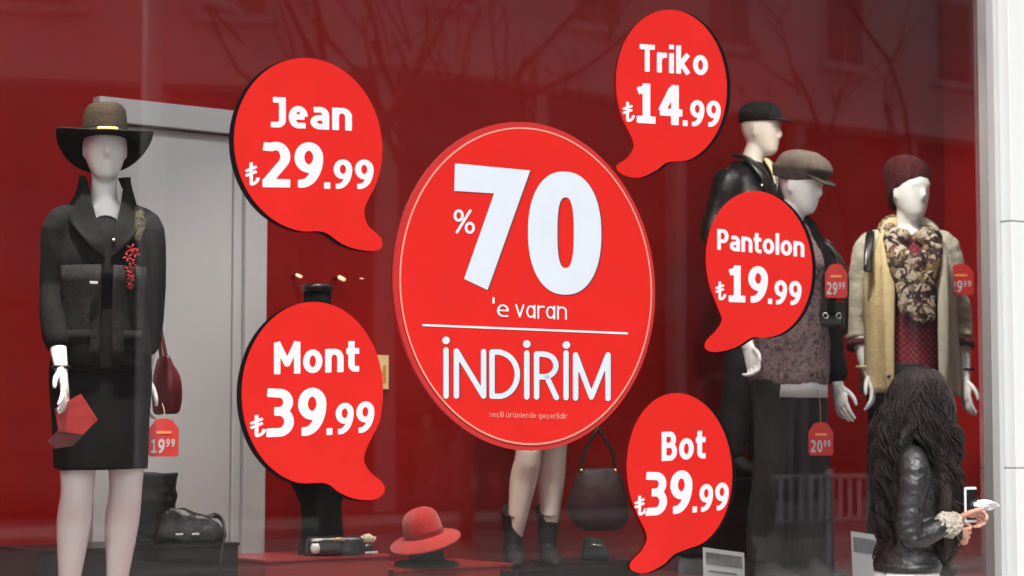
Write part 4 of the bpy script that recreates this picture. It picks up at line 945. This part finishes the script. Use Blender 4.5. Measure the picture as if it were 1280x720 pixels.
bm = bmesh.new(); bmesh.ops.create_uvsphere(bm, u_segments=8, v_segments=6, radius=.009, matrix=Matrix.Translation((-.12, -.155, 1.40))); obj('stud', bm, 'silver', m3, True)
bm = bmesh.new(); lofz(bm, [(1.735, .05, -.03, .086, .108), (1.765, .05, -.03, .094, .112), (1.79, .05, -.025, .092, .108), (1.82, .05, -.02, .075, .09), (1.835, .05, -.02, .04, .05)], 30); obj('cap', bm, 'wool', m3, True)
bm = bmesh.new()
b_ = bmesh.new(); tube(b_, [(0, -.06, 0, .085, .006), (0, -.13, -.008, .075, .006), (0, -.175, -.022, .045, .005)], 16); xform(b_, Matrix.Translation((.05, -.03, 1.745)) @ Matrix.Rotation(radians(15), 4, 'Z')); join(bm, b_); obj('cap_peak', bm, 'leather', m3, True)

# ---- 4. man mannequin in flat cap
c4 = at(985, 300, 6.44); R4 = radians(0)
z4 = FZ; K4 = (at(995, 188, 6.44).z - FZ) / 1.85
m4 = empty('man_mannequin', (c4.x, 6.44, z4), R4); m4.scale = (K4,) * 3; tag(m4, 'mannequin in brown flat cap and grey pink sweater behind the Pantolon bubble', 'mannequin')
ARM4 = {-1: ((-.185, 0, 1.42), (-.25, .06, 1.16), (-.28, -.04, .99), dict(curl=.6)), 1: ((.185, 0, 1.42), (.22, .0, 1.12), (.20, -.09, .84), dict(curl=.4, spread=.3))}
LEG4 = {-1: ((-.09, 0, .86), (-.12, -.02, .48), (-.14, .03, .10)), 1: ((.09, 0, .86), (.10, -.02, .48), (.11, .03, .10))}
figure(m4, 'skin_m', 'm', (.035, -.045, radians(14)), arms=ARM4, legs=LEG4, hp=radians(10))
male_top(m4, 'paisley', 'sweater', .84, {k: (v[0], v[1], v[2], 0) for k, v in ARM4.items()}, sc=2, amp=.010, cuffz=1.12)
for s_ in (1,):
    a, b, c_, _ = ARM4[s_]; bm = bmesh.new(); tube(bm, [(b[0], b[1], b[2] + .03, .062, .064), ((b[0] + c_[0]) / 2, (b[1] + c_[1]) / 2, (b[2] + c_[2]) / 2, .056, .058), (c_[0] * 1.0, c_[1] * .9, c_[2] + .045, .048, .05)], 18); bm = remesh(bm, .008, 2, .008, fx=14, fz=14); obj('sleeve', bm, 'wool', m4, True)
bm = bmesh.new(); lofz(bm, [(.785, 0, -.005, .176, .140), (.83, 0, -.002, .178, .142), (.87, 0, 0, .178, .142)], 30, 1); obj('shirt_hem', bm, 'shirtw', m4, True)
trousers(m4, 'greyt', LEG4)
bm = bmesh.new(); tube(bm, [(.05, .06, 1.56, .025, .04), (.075, -.03, 1.54, .028, .03), (.075, -.12, 1.44, .026, .018), (.085, -.165, 1.30, .028, .012), (.08, -.175, 1.14, .026, .010)], 14); folds(bm, .006, 20, 8, 1); obj('scarf', bm, 'wool', m4, True)
bm = bmesh.new(); tube(bm, [(.03, .09, 1.50, .02, .006), (.17, -.03, 1.475, .02, .006), (.205, -.13, 1.34, .02, .006), (.225, -.12, 1.20, .02, .006), (.25, -.09, 1.06, .02, .006)], 10); obj('strap', bm, 'leather', m4, True)
kb = empty('camera_bag', (0, 0, 0)); tag(kb, 'small black bag with silver buckles at the flat cap mannequin\'s hip', 'bag')
kp = at(1037, 392, 6.28); kb.location = kp; kb.rotation_euler.z = radians(-30)
bm = bmesh.new(); box(bm, -.06, .06, -.03, .04, -.06, .05, .012); obj('body', bm, 'leather', kb)
bm = bmesh.new(); box(bm, -.062, .062, -.036, -.030, -.02, .052, .003); fp = obj('flap', bm, 'boot', kb)
for x_ in (-.032, .03):
    bm = bmesh.new(); tube(bm, [(x_ + .012 * cos(a), -.042, -.012 + .012 * sin(a), .0032) for a in np.linspace(0, 2 * pi, 9)], 6, round_ends=False); obj('buckle', bm, 'silver', fp, True)
# flat cap
bm = bmesh.new()
lofz(bm, [(-.055, 0, .018, .084, .098), (-.03, 0, .012, .094, .114), (.005, 0, .005, .106, .128), (.042, 0, -.005, .099, .120), (.068, 0, -.010, .072, .09), (.080, 0, -.012, .03, .04)], 36)
for v in bm.verts: v.co.z -= .22 * max(0, -v.co.y - .02) * 1 ; v.co.y -= .02 * (v.co.z > 0)
folds(bm, .004, 12, 12, 2)
CAPM = Matrix.Translation((.035, -.045, 1.765)) @ Matrix.Rotation(radians(14), 4, 'Z') @ Matrix.Rotation(radians(16), 4, 'X')
xform(bm, CAPM); obj('flat_cap', bm, 'cap', m4, True)
bm = bmesh.new(); tube(bm, [(0, -.085, -.018, .080, .012), (0, -.125, -.028, .075, .009), (0, -.158, -.040, .052, .006)], 18); xform(bm, CAPM); obj('cap_peak', bm, 'capd', m4, True)
price_tag(1045, 330, 6.20, 22, 46, '29', 'red price tag on the flat cap mannequin\'s arm', None, radians(-40))
price_tag(1026, 528, 6.25, 25, 45, '20', 'red price tag hanging on a string below the white hand', at(1022, 487, 6.27), radians(-30))

# ---- 5. mannequin in cream cardigan
c5 = at(1134, 300, 6.44); R5 = radians(-38)
z5 = FZ; K5 = (at(1134, 193, 6.44).z - FZ) / 1.865
m5 = empty('man_mannequin', (c5.x, 6.44, z5), R5); m5.scale = (K5,) * 3; tag(m5, 'mannequin in burgundy beanie, patterned scarf and open cream cardigan', 'mannequin')
ARM5 = {-1: ((-.17, 0, 1.43), (-.225, .03, 1.13), (-.19, -.06, .88), dict(curl=.5, twist=-.3)), 1: ((.17, 0, 1.43), (.235, .02, 1.12), (.235, -.05, .86), dict(curl=.35, spread=.3, twist=.3))}
LEG5 = {-1: ((-.09, 0, .86), (-.11, -.02, .48), (-.12, .03, .10)), 1: ((.09, 0, .86), (.11, -.02, .48), (.12, .03, .10))}
figure(m5, 'skin_m', 'm', (.01, -.03, radians(26)), arms=ARM5, legs=LEG5, nose=True)
bm = bmesh.new()
lofz(bm, [(.86, 0, .0, .165, .145), (.95, 0, .0, .17, .145), (1.18, 0, -.005, .16, .138), (1.33, 0, -.01, .175, .145), (1.43, 0, 0, .17, .12), (1.50, 0, 0, .10, .085)], 36); folds(bm, .008, 9, 5, 3)
obj('checked_shirt', bm, 'plaid', m5, True)
for i in range(6):
    bm = bmesh.new(); bmesh.ops.create_uvsphere(bm, u_segments=8, v_segments=6, radius=.005, matrix=Matrix.Translation((.0, -.148, .92 + i * .07))); obj('button', bm, 'cuff', m5, True)
trousers(m5, 'blackt', LEG5)
# cardigan: back and sleeves are one knit body, the fronts hang open
bm = bmesh.new(); lofz(bm, [(.80, 0, .01, .212, .165), (.95, 0, .01, .208, .168), (1.18, 0, .005, .195, .165), (1.33, 0, .0, .192, .158), (1.42, 0, 0, .175, .13), (1.49, 0, .0, .12, .095)], 30, 3, 2, -32, 212)
folds(bm, .010, 9, 3, 8); cd = solid(obj('cardigan', bm, 'cream', m5, True), .012, 0)
for s_ in (-1, 1):
    a, b, c_, _ = ARM5[s_]; bm = bmesh.new()
    tube(bm, [(s_ * .10, 0, 1.475, .055), (s_ * .163, 0, 1.440, .072, .082), (s_ * .202, .02, 1.28, .061, .072), (*b, .054, .062), (b[0] * .99, b[1] - .02, 1.04, .050, .056)], 18, round_ends=False)
    bm = remesh(bm, .008, 2, .007, fx=12, fz=16, seed=s_ * 4); sl = obj('sleeve', bm, 'cream', m5, True)
    bm = bmesh.new(); e = (b[0] * .985, b[1] - .026, 1.025); tube(bm, [(*e, .056, .060), (e[0], e[1] - .008, 1.0, .055, .059)], 18, round_ends=False); obj('cuff', bm, 'cuff', m5, True)
    # front panel
    bm = bmesh.new(); NZ, NX = 26, 9; rows = []
    for i in range(NZ):
        q = i / (NZ - 1); z = .80 + q * .70 - (.015 if s_ > 0 else 0)
        r = []
        xi = .115 - .045 * (q > .8) * (q - .8) / .2 ; xo = .205 - .07 * max(0, (q - .7) / .3)
        for j in range(NX):
            u = j / (NX - 1); x = xi + (xo - xi) * u
            dep = .165 * sqrt(max(0, 1 - (x / .225) ** 2)) + .012 * (1 - u)
            dep *= 1 - .35 * max(0, (q - .8) / .2)
            r.append(Vector((s_ * x, -dep - .006 * sin(u * 9 + q * 4), z)))
        rows.append(r)
    rings_to(bm, rows, False, False); folds(bm, .008, 10, 3, s_)
    fpn = solid(obj('front_panel', bm, 'cream_lit' if s_ < 0 else 'cream', m5, True), .014, 0)
    # shawl collar band along the opening
    bm = bmesh.new()
    tube(bm, [(s_ * .118, -.165, .82, .020, .010), (s_ * .118, -.175, 1.1, .024, .012), (s_ * .116, -.160, 1.33, .030, .014), (s_ * .108, -.105, 1.45, .034, .018), (s_ * .085, -.03, 1.545, .030, .022), (s_ * .04, .06, 1.575, .026, .020)], 12); folds(bm, .004, 30, 30, 2)
    cbnd = obj('collar_band', bm, 'cream_lit' if s_ < 0 else 'cream', m5, True)
bm = bmesh.new()
for z in (.87, 1.0, 1.13): bmesh.ops.create_uvsphere(bm, u_segments=8, v_segments=6, radius=.009, matrix=Matrix.Translation((-.122, -.176, z)))
for z in (.87,): pass
obj('buttons', bm, 'leather', m5, True)
bm = bmesh.new(); tube(bm, [(-.13, .09, 1.49, .02, .006), (-.165, -.03, 1.515, .02, .006), (-.195, -.13, 1.42, .02, .006), (-.205, -.165, 1.33, .02, .006)], 10); obj('strap', bm, 'leather', m5, True)
bm = bmesh.new(); box(bm, -.09, .02, -.178, -.150, .80, .93, .008); obj('pocket_pouch', bm, 'blackt', m5)
# scarf: wrapped loop and two hanging bunches
bm = bmesh.new()
lp_ = [(.09 * cos(a), -.02 + .085 * sin(a) , 1.52 + .045 * sin(a) , .043, .046) for a in np.linspace(radians(-60), radians(240), 10)]
tube(bm, lp_, 14, ref=(0, 0, 1))
tube(bm, [(-.095, -.10, 1.49, .035, .03), (-.075, -.165, 1.38, .05, .028), (-.035, -.185, 1.27, .055, .028), (-.02, -.19, 1.15, .052, .022)], 14)
tube(bm, [(.095, -.10, 1.49, .035, .03), (.075, -.165, 1.38, .048, .028), (.035, -.187, 1.28, .055, .028), (.03, -.192, 1.12, .050, .022)], 14)
tube(bm, [(-.06, -.15, 1.42, .03, .025), (.0, -.185, 1.36, .045, .03), (.06, -.15, 1.42, .03, .025)], 12, ref=(0, 0, 1))
bm = remesh(bm, .006, 3, .008, fx=18, fz=9, seed=6); obj('scarf', bm, 'scarf', m5, True)
# beanie
bm = bmesh.new()
lofz(bm, [(1.70, 0, .02, .082, .098), (1.735, 0, .01, .090, .106), (1.79, 0, .015, .092, .108), (1.83, 0, .03, .078, .095), (1.86, 0, .045, .045, .06), (1.868, 0, .05, .015, .02)], 40)
for v in bm.verts:
    v.co.z += .0 ; a = atan2(v.co.y, v.co.x); v.co.z -= max(0, v.co.y) * .55 * (v.co.z < 1.80)
    k = 1 + .012 * sin(a * 30); v.co.x *= k; v.co.y *= k
xform(bm, Matrix.Translation((.01, -.03, 1.70)) @ Matrix.Rotation(radians(26), 4, 'Z') @ Matrix.Rotation(radians(-8), 4, 'X') @ Matrix.Translation((0, 0, -1.70))); obj('beanie', bm, 'beanie', m5, True)
bm = bmesh.new(); e = ARM5[1]; tube(bm, [(.247 + .034 * cos(a), -.035 + .034 * sin(a), .905, .005) for a in np.linspace(0, 2 * pi, 13)], 8, round_ends=False); obj('bracelet', bm, 'leather', m5, True)
bm = bmesh.new(); tube(bm, [(-.205 + .034 * cos(a), -.045 + .034 * sin(a), .915, .006) for a in np.linspace(0, 2 * pi, 13)], 8, round_ends=False); obj('bracelet', bm, 'papery', m5, True)
price_tag(1201, 330, 6.20, 25, 42, '29', 'red price tag pinned on the cream cardigan sleeve beside the pillar', None, radians(-40))

for mm, LG in ((m3, LEG3), (m4, LEG4), (m5, LEG5)):
    for s_, (a, b, c_) in LG.items():
        bm = bmesh.new(); tube(bm, [(c_[0], c_[1] + .05, .055, .044, .055), (c_[0], c_[1] - .03, .06, .048, .058), (c_[0] * 1.05, c_[1] - .11, .04, .050, .036), (c_[0] * 1.1, c_[1] - .20, .03, .040, .026)], 16)
        bm = remesh(bm, .008, 2); obj('shoe', bm, 'boot', mm, True)
# price cards standing at the front
def stand_card(px0, py0, px1, py1, Y, rz, label, lines_=True):
    a = at(px0, py0, Y); b = at(px1, py1, Y)
    s_ = empty('menu_card', a, rz); tag(s_, label, 'card')
    w, h = abs(b.x - a.x), abs(a.z - b.z)
    def pl(name, x0, x1, z0, z1, y, m):
        bm = bmesh.new(); box(bm, x0, x1, y, y + .003, z0, z1); xform(bm, Matrix.Rotation(radians(-10), 4, 'X') @ Matrix.Rotation(radians(8), 4, 'Y')); return obj(name, bm, m, s_)
    pl('card', 0, w, -h, 0, 0, 'paper'); pl('header', w * .06, w * .94, -h * .26, -h * .07, -.002, 'printg')
    if lines_:
        for i in range(5): pl('print', w * .12, w * (.8 - .1 * (i % 2)), -h * (.38 + i * .1), -h * (.35 + i * .1), -.002, 'printg')
stand_card(879, 684, 930, 760, 6.05, radians(0), 'white price card with dark header standing below the Bot bubble')
stand_card(1064, 664, 1096, 760, 6.05, radians(0), 'plain white card standing left of the woman with long hair', False)

# ------------------------------------------------------------------ the woman outside with long curly hair
hy = 5.22
cw = at(1132, 560, hy); Rw = radians(52)
headtop = at(1165, 458, hy).z
wo = empty('person', (cw.x, hy, 0), Rw); tag(wo, 'woman with long curly dark hair in black leather jacket outside by the pillar', 'person')
K = (headtop - .02) / 1.80; wo.scale = (K, K, K)
print('woman', cw, headtop, K)
ARMW = {-1: ((-.165, 0, 1.42), (-.20, .03, 1.15), (-.12, -.24, 1.17), dict(curl=1.3, twist=.6)), 1: ((.165, 0, 1.42), (.215, .05, 1.13), (.17, -.18, 1.12), dict(curl=1.4, twist=-.5))}
ARMW[-1] = ((-.155, 0, 1.42), (-.19, .02, 1.13), (-.13, -.17, 1.19), dict(curl=1.3, twist=-.5))
figure(wo, 'skin', 'f', (0, -.075, radians(10)), arms=ARMW, legs={-1: ((-.085, 0, .86), (-.09, -.03, .48), (-.09, .05, .09)), 1: ((.085, 0, .86), (.085, -.06, .49), (.085, .0, .09))}, vox=.008, hp=radians(20))
bm = bmesh.new()
lofz(bm, [(1.0, 0, .0, .172, .135), (1.03, 0, .0, .17, .13), (1.12, 0, -.005, .15, .12), (1.3, 0, -.01, .175, .135), (1.40, 0, 0, .185, .11), (1.46, 0, 0, .14, .085), (1.51, 0, .01, .075, .065)], 32)
for s_ in (-1, 1):
    a, b, c_, _ = ARMW[s_]; e = tuple(b[i] + (c_[i] - b[i]) * .72 for i in range(3))
    tube(bm, [(s_ * .14, 0, 1.44, .06), (s_ * .18, .0, 1.38, .062, .066), (b[0], b[1], (b[2] + 1.38) / 2, .055), (*b, .052), (*e, .042)], 16)
bm = remesh(bm, .007, 2)
bm.normal_update()
for v in bm.verts:                                   # creases across the sleeves
    if abs(v.co.x) > .15 and 1.1 < v.co.z < 1.42: v.co += v.normal * (.0035 * sin(v.co.z * 170 + v.co.y * 40 + 3 * noise.noise(v.co * 9)) * (.5 + noise.noise(v.co * 6)))
folds(bm, .0045, 16, 30, 4)
obj('jacket', bm, 'jacket', wo, True)
bm = bmesh.new(); lofz(bm, [(.985, 0, .0, .174, .134), (1.02, 0, 0, .178, .138)], 30, 1); obj('jacket_hem', bm, 'jacket', wo, True)
for i in range(1):
    bm = bmesh.new(); tube(bm, [(.176, -.02, 1.0, .005), (.180, -.02, 1.03, .005)], 6); obj('zip_pull', bm, 'silver', wo, True)
bm = bmesh.new()
lofz(bm, [(.80, 0, 0, .15, .12), (.90, 0, .01, .172, .135), (.98, 0, .0, .168, .130), (1.03, 0, 0, .15, .115)], 30)
for s_, yk in ((-1, -.03), (1, -.06)):
    tube(bm, [(s_ * .085, 0, .86, .09), (s_ * .088, yk / 2, .66, .078), (s_ * .088, yk, .48, .062), (s_ * .088, .02, .28, .060), (s_ * .088, .04, .11, .045)], 16, round_ends=False)
bm = remesh(bm, .009, 2, .005, fx=12, fz=8, seed=5); obj('jeans', bm, 'jeans', wo, True)
for s_, y_ in ((-1, .05), (1, .0)):
    bm = bmesh.new(); tube(bm, [(s_ * .088, y_ + .04, .05, .042, .045), (s_ * .09, y_ - .06, .05, .045, .04), (s_ * .095, y_ - .16, .03, .036, .022)], 14); bm2 = remesh(bm, .008, 2); obj('shoe', bm2, 'leather', wo, True)
# fur cuffs
for s_ in (-1, 1):
    a, b, c_, _ = ARMW[s_]; e = Vector(b) + (Vector(c_) - Vector(b)) * .72; g = Vector(b) + (Vector(c_) - Vector(b)) * .92
    bm = bmesh.new(); tube(bm, [(*e, .048), (*((e + g) / 2), .054), (*g, .048)], 16); bm = remesh(bm, .005, 1, .012, fx=70, fz=70); obj('fur_cuff', bm, 'fur', wo, True)
# hair: cap over the skull plus long curling locks
bm = bmesh.new(); rh = random.Random(11)
lofz(bm, [(1.35, 0, .06, .12, .05), (1.50, 0, .035, .11, .07), (1.62, 0, -.02, .098, .105), (1.70, 0, -.05, .094, .114), (1.76, 0, -.062, .086, .104), (1.80, 0, -.065, .060, .072), (1.815, 0, -.06, .02, .03)], 30)
for v in bm.verts:
    pass
tube(bm, [(0, -.01, 1.60, .085, .07), (-.01, .06, 1.45, .12, .055), (-.0, .085, 1.25, .115, .035), (-.0, .085, 1.10, .09, .03), (-.0, .085, 1.03, .05, .02)], 24)
tube(bm, [(0, -.10, 1.745, .07, .06), (.0, -.125, 1.65, .095, .085), (-.02, -.12, 1.47, .11, .060), (-.03, -.14, 1.28, .11, .050), (-.03, -.14, 1.12, .09, .04), (-.03, -.135, 1.05, .05, .02)], 24)
bm = remesh(bm, .008, 3)
bm.normal_update()
for v in bm.verts:
    z = v.co.z; k = min(1, max(.12, (1.66 - z) / .2)); a = atan2(v.co.y, v.co.x)
    v.co += v.normal * k * (.013 * noise.noise(Vector((a * 5 + .8 * sin(z * 14), 0, z * 2.5))) + .008 * noise.noise(Vector((a * 13 + 1.2 * sin(z * 20 + a), 3, z * 5))))
for i in range(230):
    a = rh.uniform(radians(-75), radians(255)); side = cos(a)
    hz0 = rh.uniform(1.64, 1.79) if i < 160 else rh.uniform(1.785, 1.81); rr0 = sqrt(max(.05, 1 - ((hz0 - 1.68) / .135) ** 2)) if hz0 > 1.68 else 1
    p = Vector((.090 * rr0 * cos(a), -.062 + .110 * rr0 * sin(a), hz0)); L = rh.uniform(.48, .74)
    # each lock is steered behind the shoulder or in front of it, so that the sleeve stays clear
    front = sin(a) < .15 or (sin(a) < .6 and rh.random() < .4)
    ty = rh.uniform(-.195, -.085) if front else rh.uniform(.045, .115)
    tx = math.copysign(rh.uniform(.02, .12), side) if front else rh.uniform(-.11, .11) + side * .04
    n_ = 22; ph = rh.uniform(0, 6.28); fq = rh.uniform(5.5, 9); base = []
    for j in range(n_):
        t = j / (n_ - 1); am = .002 + .026 * t ** .8; w_ = min(1, t * 1.9); w_ = w_ * w_ * (3 - 2 * w_)
        bulge = .02 * sin(min(1, t * 2) * pi)
        pt_ = Vector((p.x * (1 - w_) + tx * w_ + cos(a) * bulge + am * cos(ph + fq * t * 3.4), p.y * (1 - w_) + ty * w_ + sin(a) * bulge + am * sin(ph + fq * t * 3.4), p.z - L * t ** 1.05 + .012 * sin(ph * 2 + t * 18)))
        if pt_.z > 1.56:                            # combed over the skull, never through it
            q_ = sqrt(max(.03, 1 - (max(0, pt_.z - 1.68) / .138) ** 2)); u_ = Vector((pt_.x / (.097 * q_), (pt_.y + .056) / (.117 * q_), 0)); m_ = u_.length
            if m_ < 1: u_ = u_ / max(m_, .01) if m_ > .01 else Vector((cos(a), sin(a), 0)); pt_.x = u_.x * .097 * q_; pt_.y = u_.y * .117 * q_ - .056
        base.append(pt_)
    for q in range(17):
        o1 = Vector((rh.gauss(0, 1), rh.gauss(0, 1), rh.gauss(0, .6))) * .0065; ph2 = rh.uniform(0, 6.28); r = rh.uniform(.0011, .0023); cut = rh.randint(0, 3)
        pts = []
        for j in range(n_ - cut):
            t = j / (n_ - 1); sp = .35 + 1.1 * sin(min(1, t * 1.15) * pi) + .5 * t
            b = base[j] + o1 * sp + Vector((cos(ph2 + t * 22), sin(ph2 + t * 22), 0)) * .0014
            pts.append((*b, r * (1.15 - .8 * t * t)))
        tube(bm, pts, 4, 1, round_ends=False)
obj('hair', bm, 'hair', wo, True)
# what she holds
ph_ = empty('smartphone', at(1214, 652, hy - .0), Rw); tag(ph_, 'small phone in the long haired woman\'s hand', 'phone')
hw = Matrix.Translation((cw.x, hy, 0)) @ Matrix.Rotation(Rw, 4, 'Z') @ Matrix.Diagonal((K, K, K, 1)) @ Vector((-.115, -.235, 1.25))
ph_.location = hw; ph_.rotation_euler.z += radians(-50)
bm = bmesh.new(); box(bm, -.036, .036, -.006, .004, -.06, .075, .005); obj('body', bm, 'tissue', ph_)
bm = bmesh.new(); box(bm, -.031, .031, -.0085, -.0062, -.05, .065, .002); obj('screen', bm, 'phone', ph_)
wp_ = empty('paper_bag', hw + Vector((.055, -.01, .005)), Rw); tag(wp_, 'crumpled white wrapper held up beside the pillar', 'wrapper')
bm = bmesh.new(); bmesh.ops.create_icosphere(bm, subdivisions=4, radius=.045)
for v in bm.verts: v.co = Vector((v.co.x * .7, v.co.y * 1.35, v.co.z * .40)) * (1 + .45 * noise.noise(v.co * 28) + .3 * noise.noise(v.co * 60))
obj('sheet', bm, 'tissue', wp_)

# ------------------------------------------------------------------ passers-by across the street (seen mirrored)
def passer(px, yy, rz, mt, label):
    al = YAW + math.atan((px - 640) / FPX)
    p = empty('person', ((11.5 - yy) * tan(al), yy, -.13 if -13.2 < yy < -3 else 0), rz); tag(p, label, 'person', 'passers-by reflected in the glass')
    A = {-1: ((-.18, 0, 1.42), (-.23, .05, 1.14), (-.22, -.08, .90), {}), 1: ((.18, 0, 1.42), (.23, -.02, 1.14), (.22, .06, .90), {})}
    Lg = {-1: ((-.09, 0, .88), (-.10, -.10, .50), (-.10, -.12, .10)), 1: ((.09, 0, .88), (.10, .04, .50), (.10, .20, .12))}
    figure(p, 'skin', 'm', (0, -.02, 0), arms=A, legs=Lg, vox=.016)
    male_top(p, mt, 'coat', .62, A, vox=.018); trousers(p, 'blackt', Lg)
    bm = bmesh.new(); lofz(bm, [(1.62, 0, .03, .08, .09), (1.72, 0, .02, .09, .105), (1.79, 0, .01, .07, .085), (1.82, 0, .01, .02, .03)], 20); obj('hair', bm, 'hair', p, True)
passer(585, -9.5, radians(80), 'coatg', 'person in dark coat reflected left below the round sign')
passer(538, -12, radians(-95), 'coatb', 'person in brown coat reflected above the red felt hat')

# ------------------------------------------------------------------ lamps of the display (warm spots in the ceiling)
def spot(px, Y, tx, ty, tY, e, label):
    x = at(px, 300, Y).x; loc = Vector((x, Y, 4.10)); tgt = at(tx, ty, tY)
    s_ = empty('ceiling_spotlight', loc); tag(s_, label, 'spotlight', 'warm ceiling spotlights above the display')
    bm = bmesh.new(); tube(bm, [(0, 0, .10, .012), (0, 0, .02, .012)], 8); obj('stem', bm, 'plinth_k', s_)
    d = (tgt - loc).normalized(); bm = bmesh.new(); tube(bm, [(*(-d * .06), .03), (*(d * .03), .045)], 16, round_ends=False); obj('housing', bm, 'plinth_k', s_, True)
    L = bpy.data.lights.new('lamp', 'SPOT'); L.energy = e; L.color = (1, .90, .78); L.spot_size = radians(54); L.spot_blend = .8; L.shadow_soft_size = .04
    o = bpy.data.objects.new('lamp', L); COL.objects.link(o); o.parent = s_; o.location = d * .06; o.rotation_euler = (-d).to_track_quat('Z', 'Y').to_euler()
for k, (px, Y, tx, ty, tY, e, lb) in enumerate(((200, 5.95, 125, 360, 6.44, 120, 'ceiling spotlight above the hatted mannequin'), (420, 6.0, 400, 620, 6.9, 120, 'ceiling spotlight above the dress form'),
        (660, 5.95, 670, 620, 6.9, 100, 'ceiling spotlight above the booted legs'), (900, 5.95, 960, 300, 6.6, 45, 'ceiling spotlight above the flat cap mannequin'), (1010, 5.95, 1125, 330, 6.44, 100, 'ceiling spotlight above the cream cardigan'))):
    spot(px, Y, tx, ty, tY, e, lb)

def strip(x0, x1, e, label):  # unseen strips added as soft fill to brighten mannequins, door and wall
    loc = Vector(((x0 + x1) / 2, GY + .12, 4.14)); t = empty('added_fill_strip', loc); tag(t, label, 'fill light', 'unseen fill lights added over the display window')
    w = (x1 - x0) / 2
    bm = bmesh.new(); box(bm, -w, w, -.05, .05, 0, .05, .005); obj('housing', bm, 'white_w', t)
    L = bpy.data.lights.new('tube', 'AREA'); L.shape = 'RECTANGLE'; L.size = 2 * w; L.size_y = .10; L.energy = e; L.color = (1, .97, .93)
    o = bpy.data.objects.new('tube', L); COL.objects.link(o); o.parent = t; o.location = (0, 0, -.006); o.rotation_euler = (radians(4), 0, 0)
strip(-1.8, 3.2, 34, 'unseen fill light added over the left half of the display'); strip(3.4, 8.4, 22, 'unseen fill light added over the right half of the display')
k = 0
for px, Y, tx, ty, tY, e, lb in ((90, 5.90, 128, 650, 6.44, 420, 'narrow fill spotlight added above the white legs'), (1150, 6.1, 1200, 300, 6.9, 50, 'fill spotlight added beside the side wall')): spot(px, Y, tx, ty, tY, e, lb)  # extra spots added to brighten the white legs and the side wall
for o in bpy.data.objects:
    if o.type == 'LIGHT' and o.data.type == 'SPOT' and o.parent.get('label', '').startswith('narrow'): o.data.spot_size = radians(30)
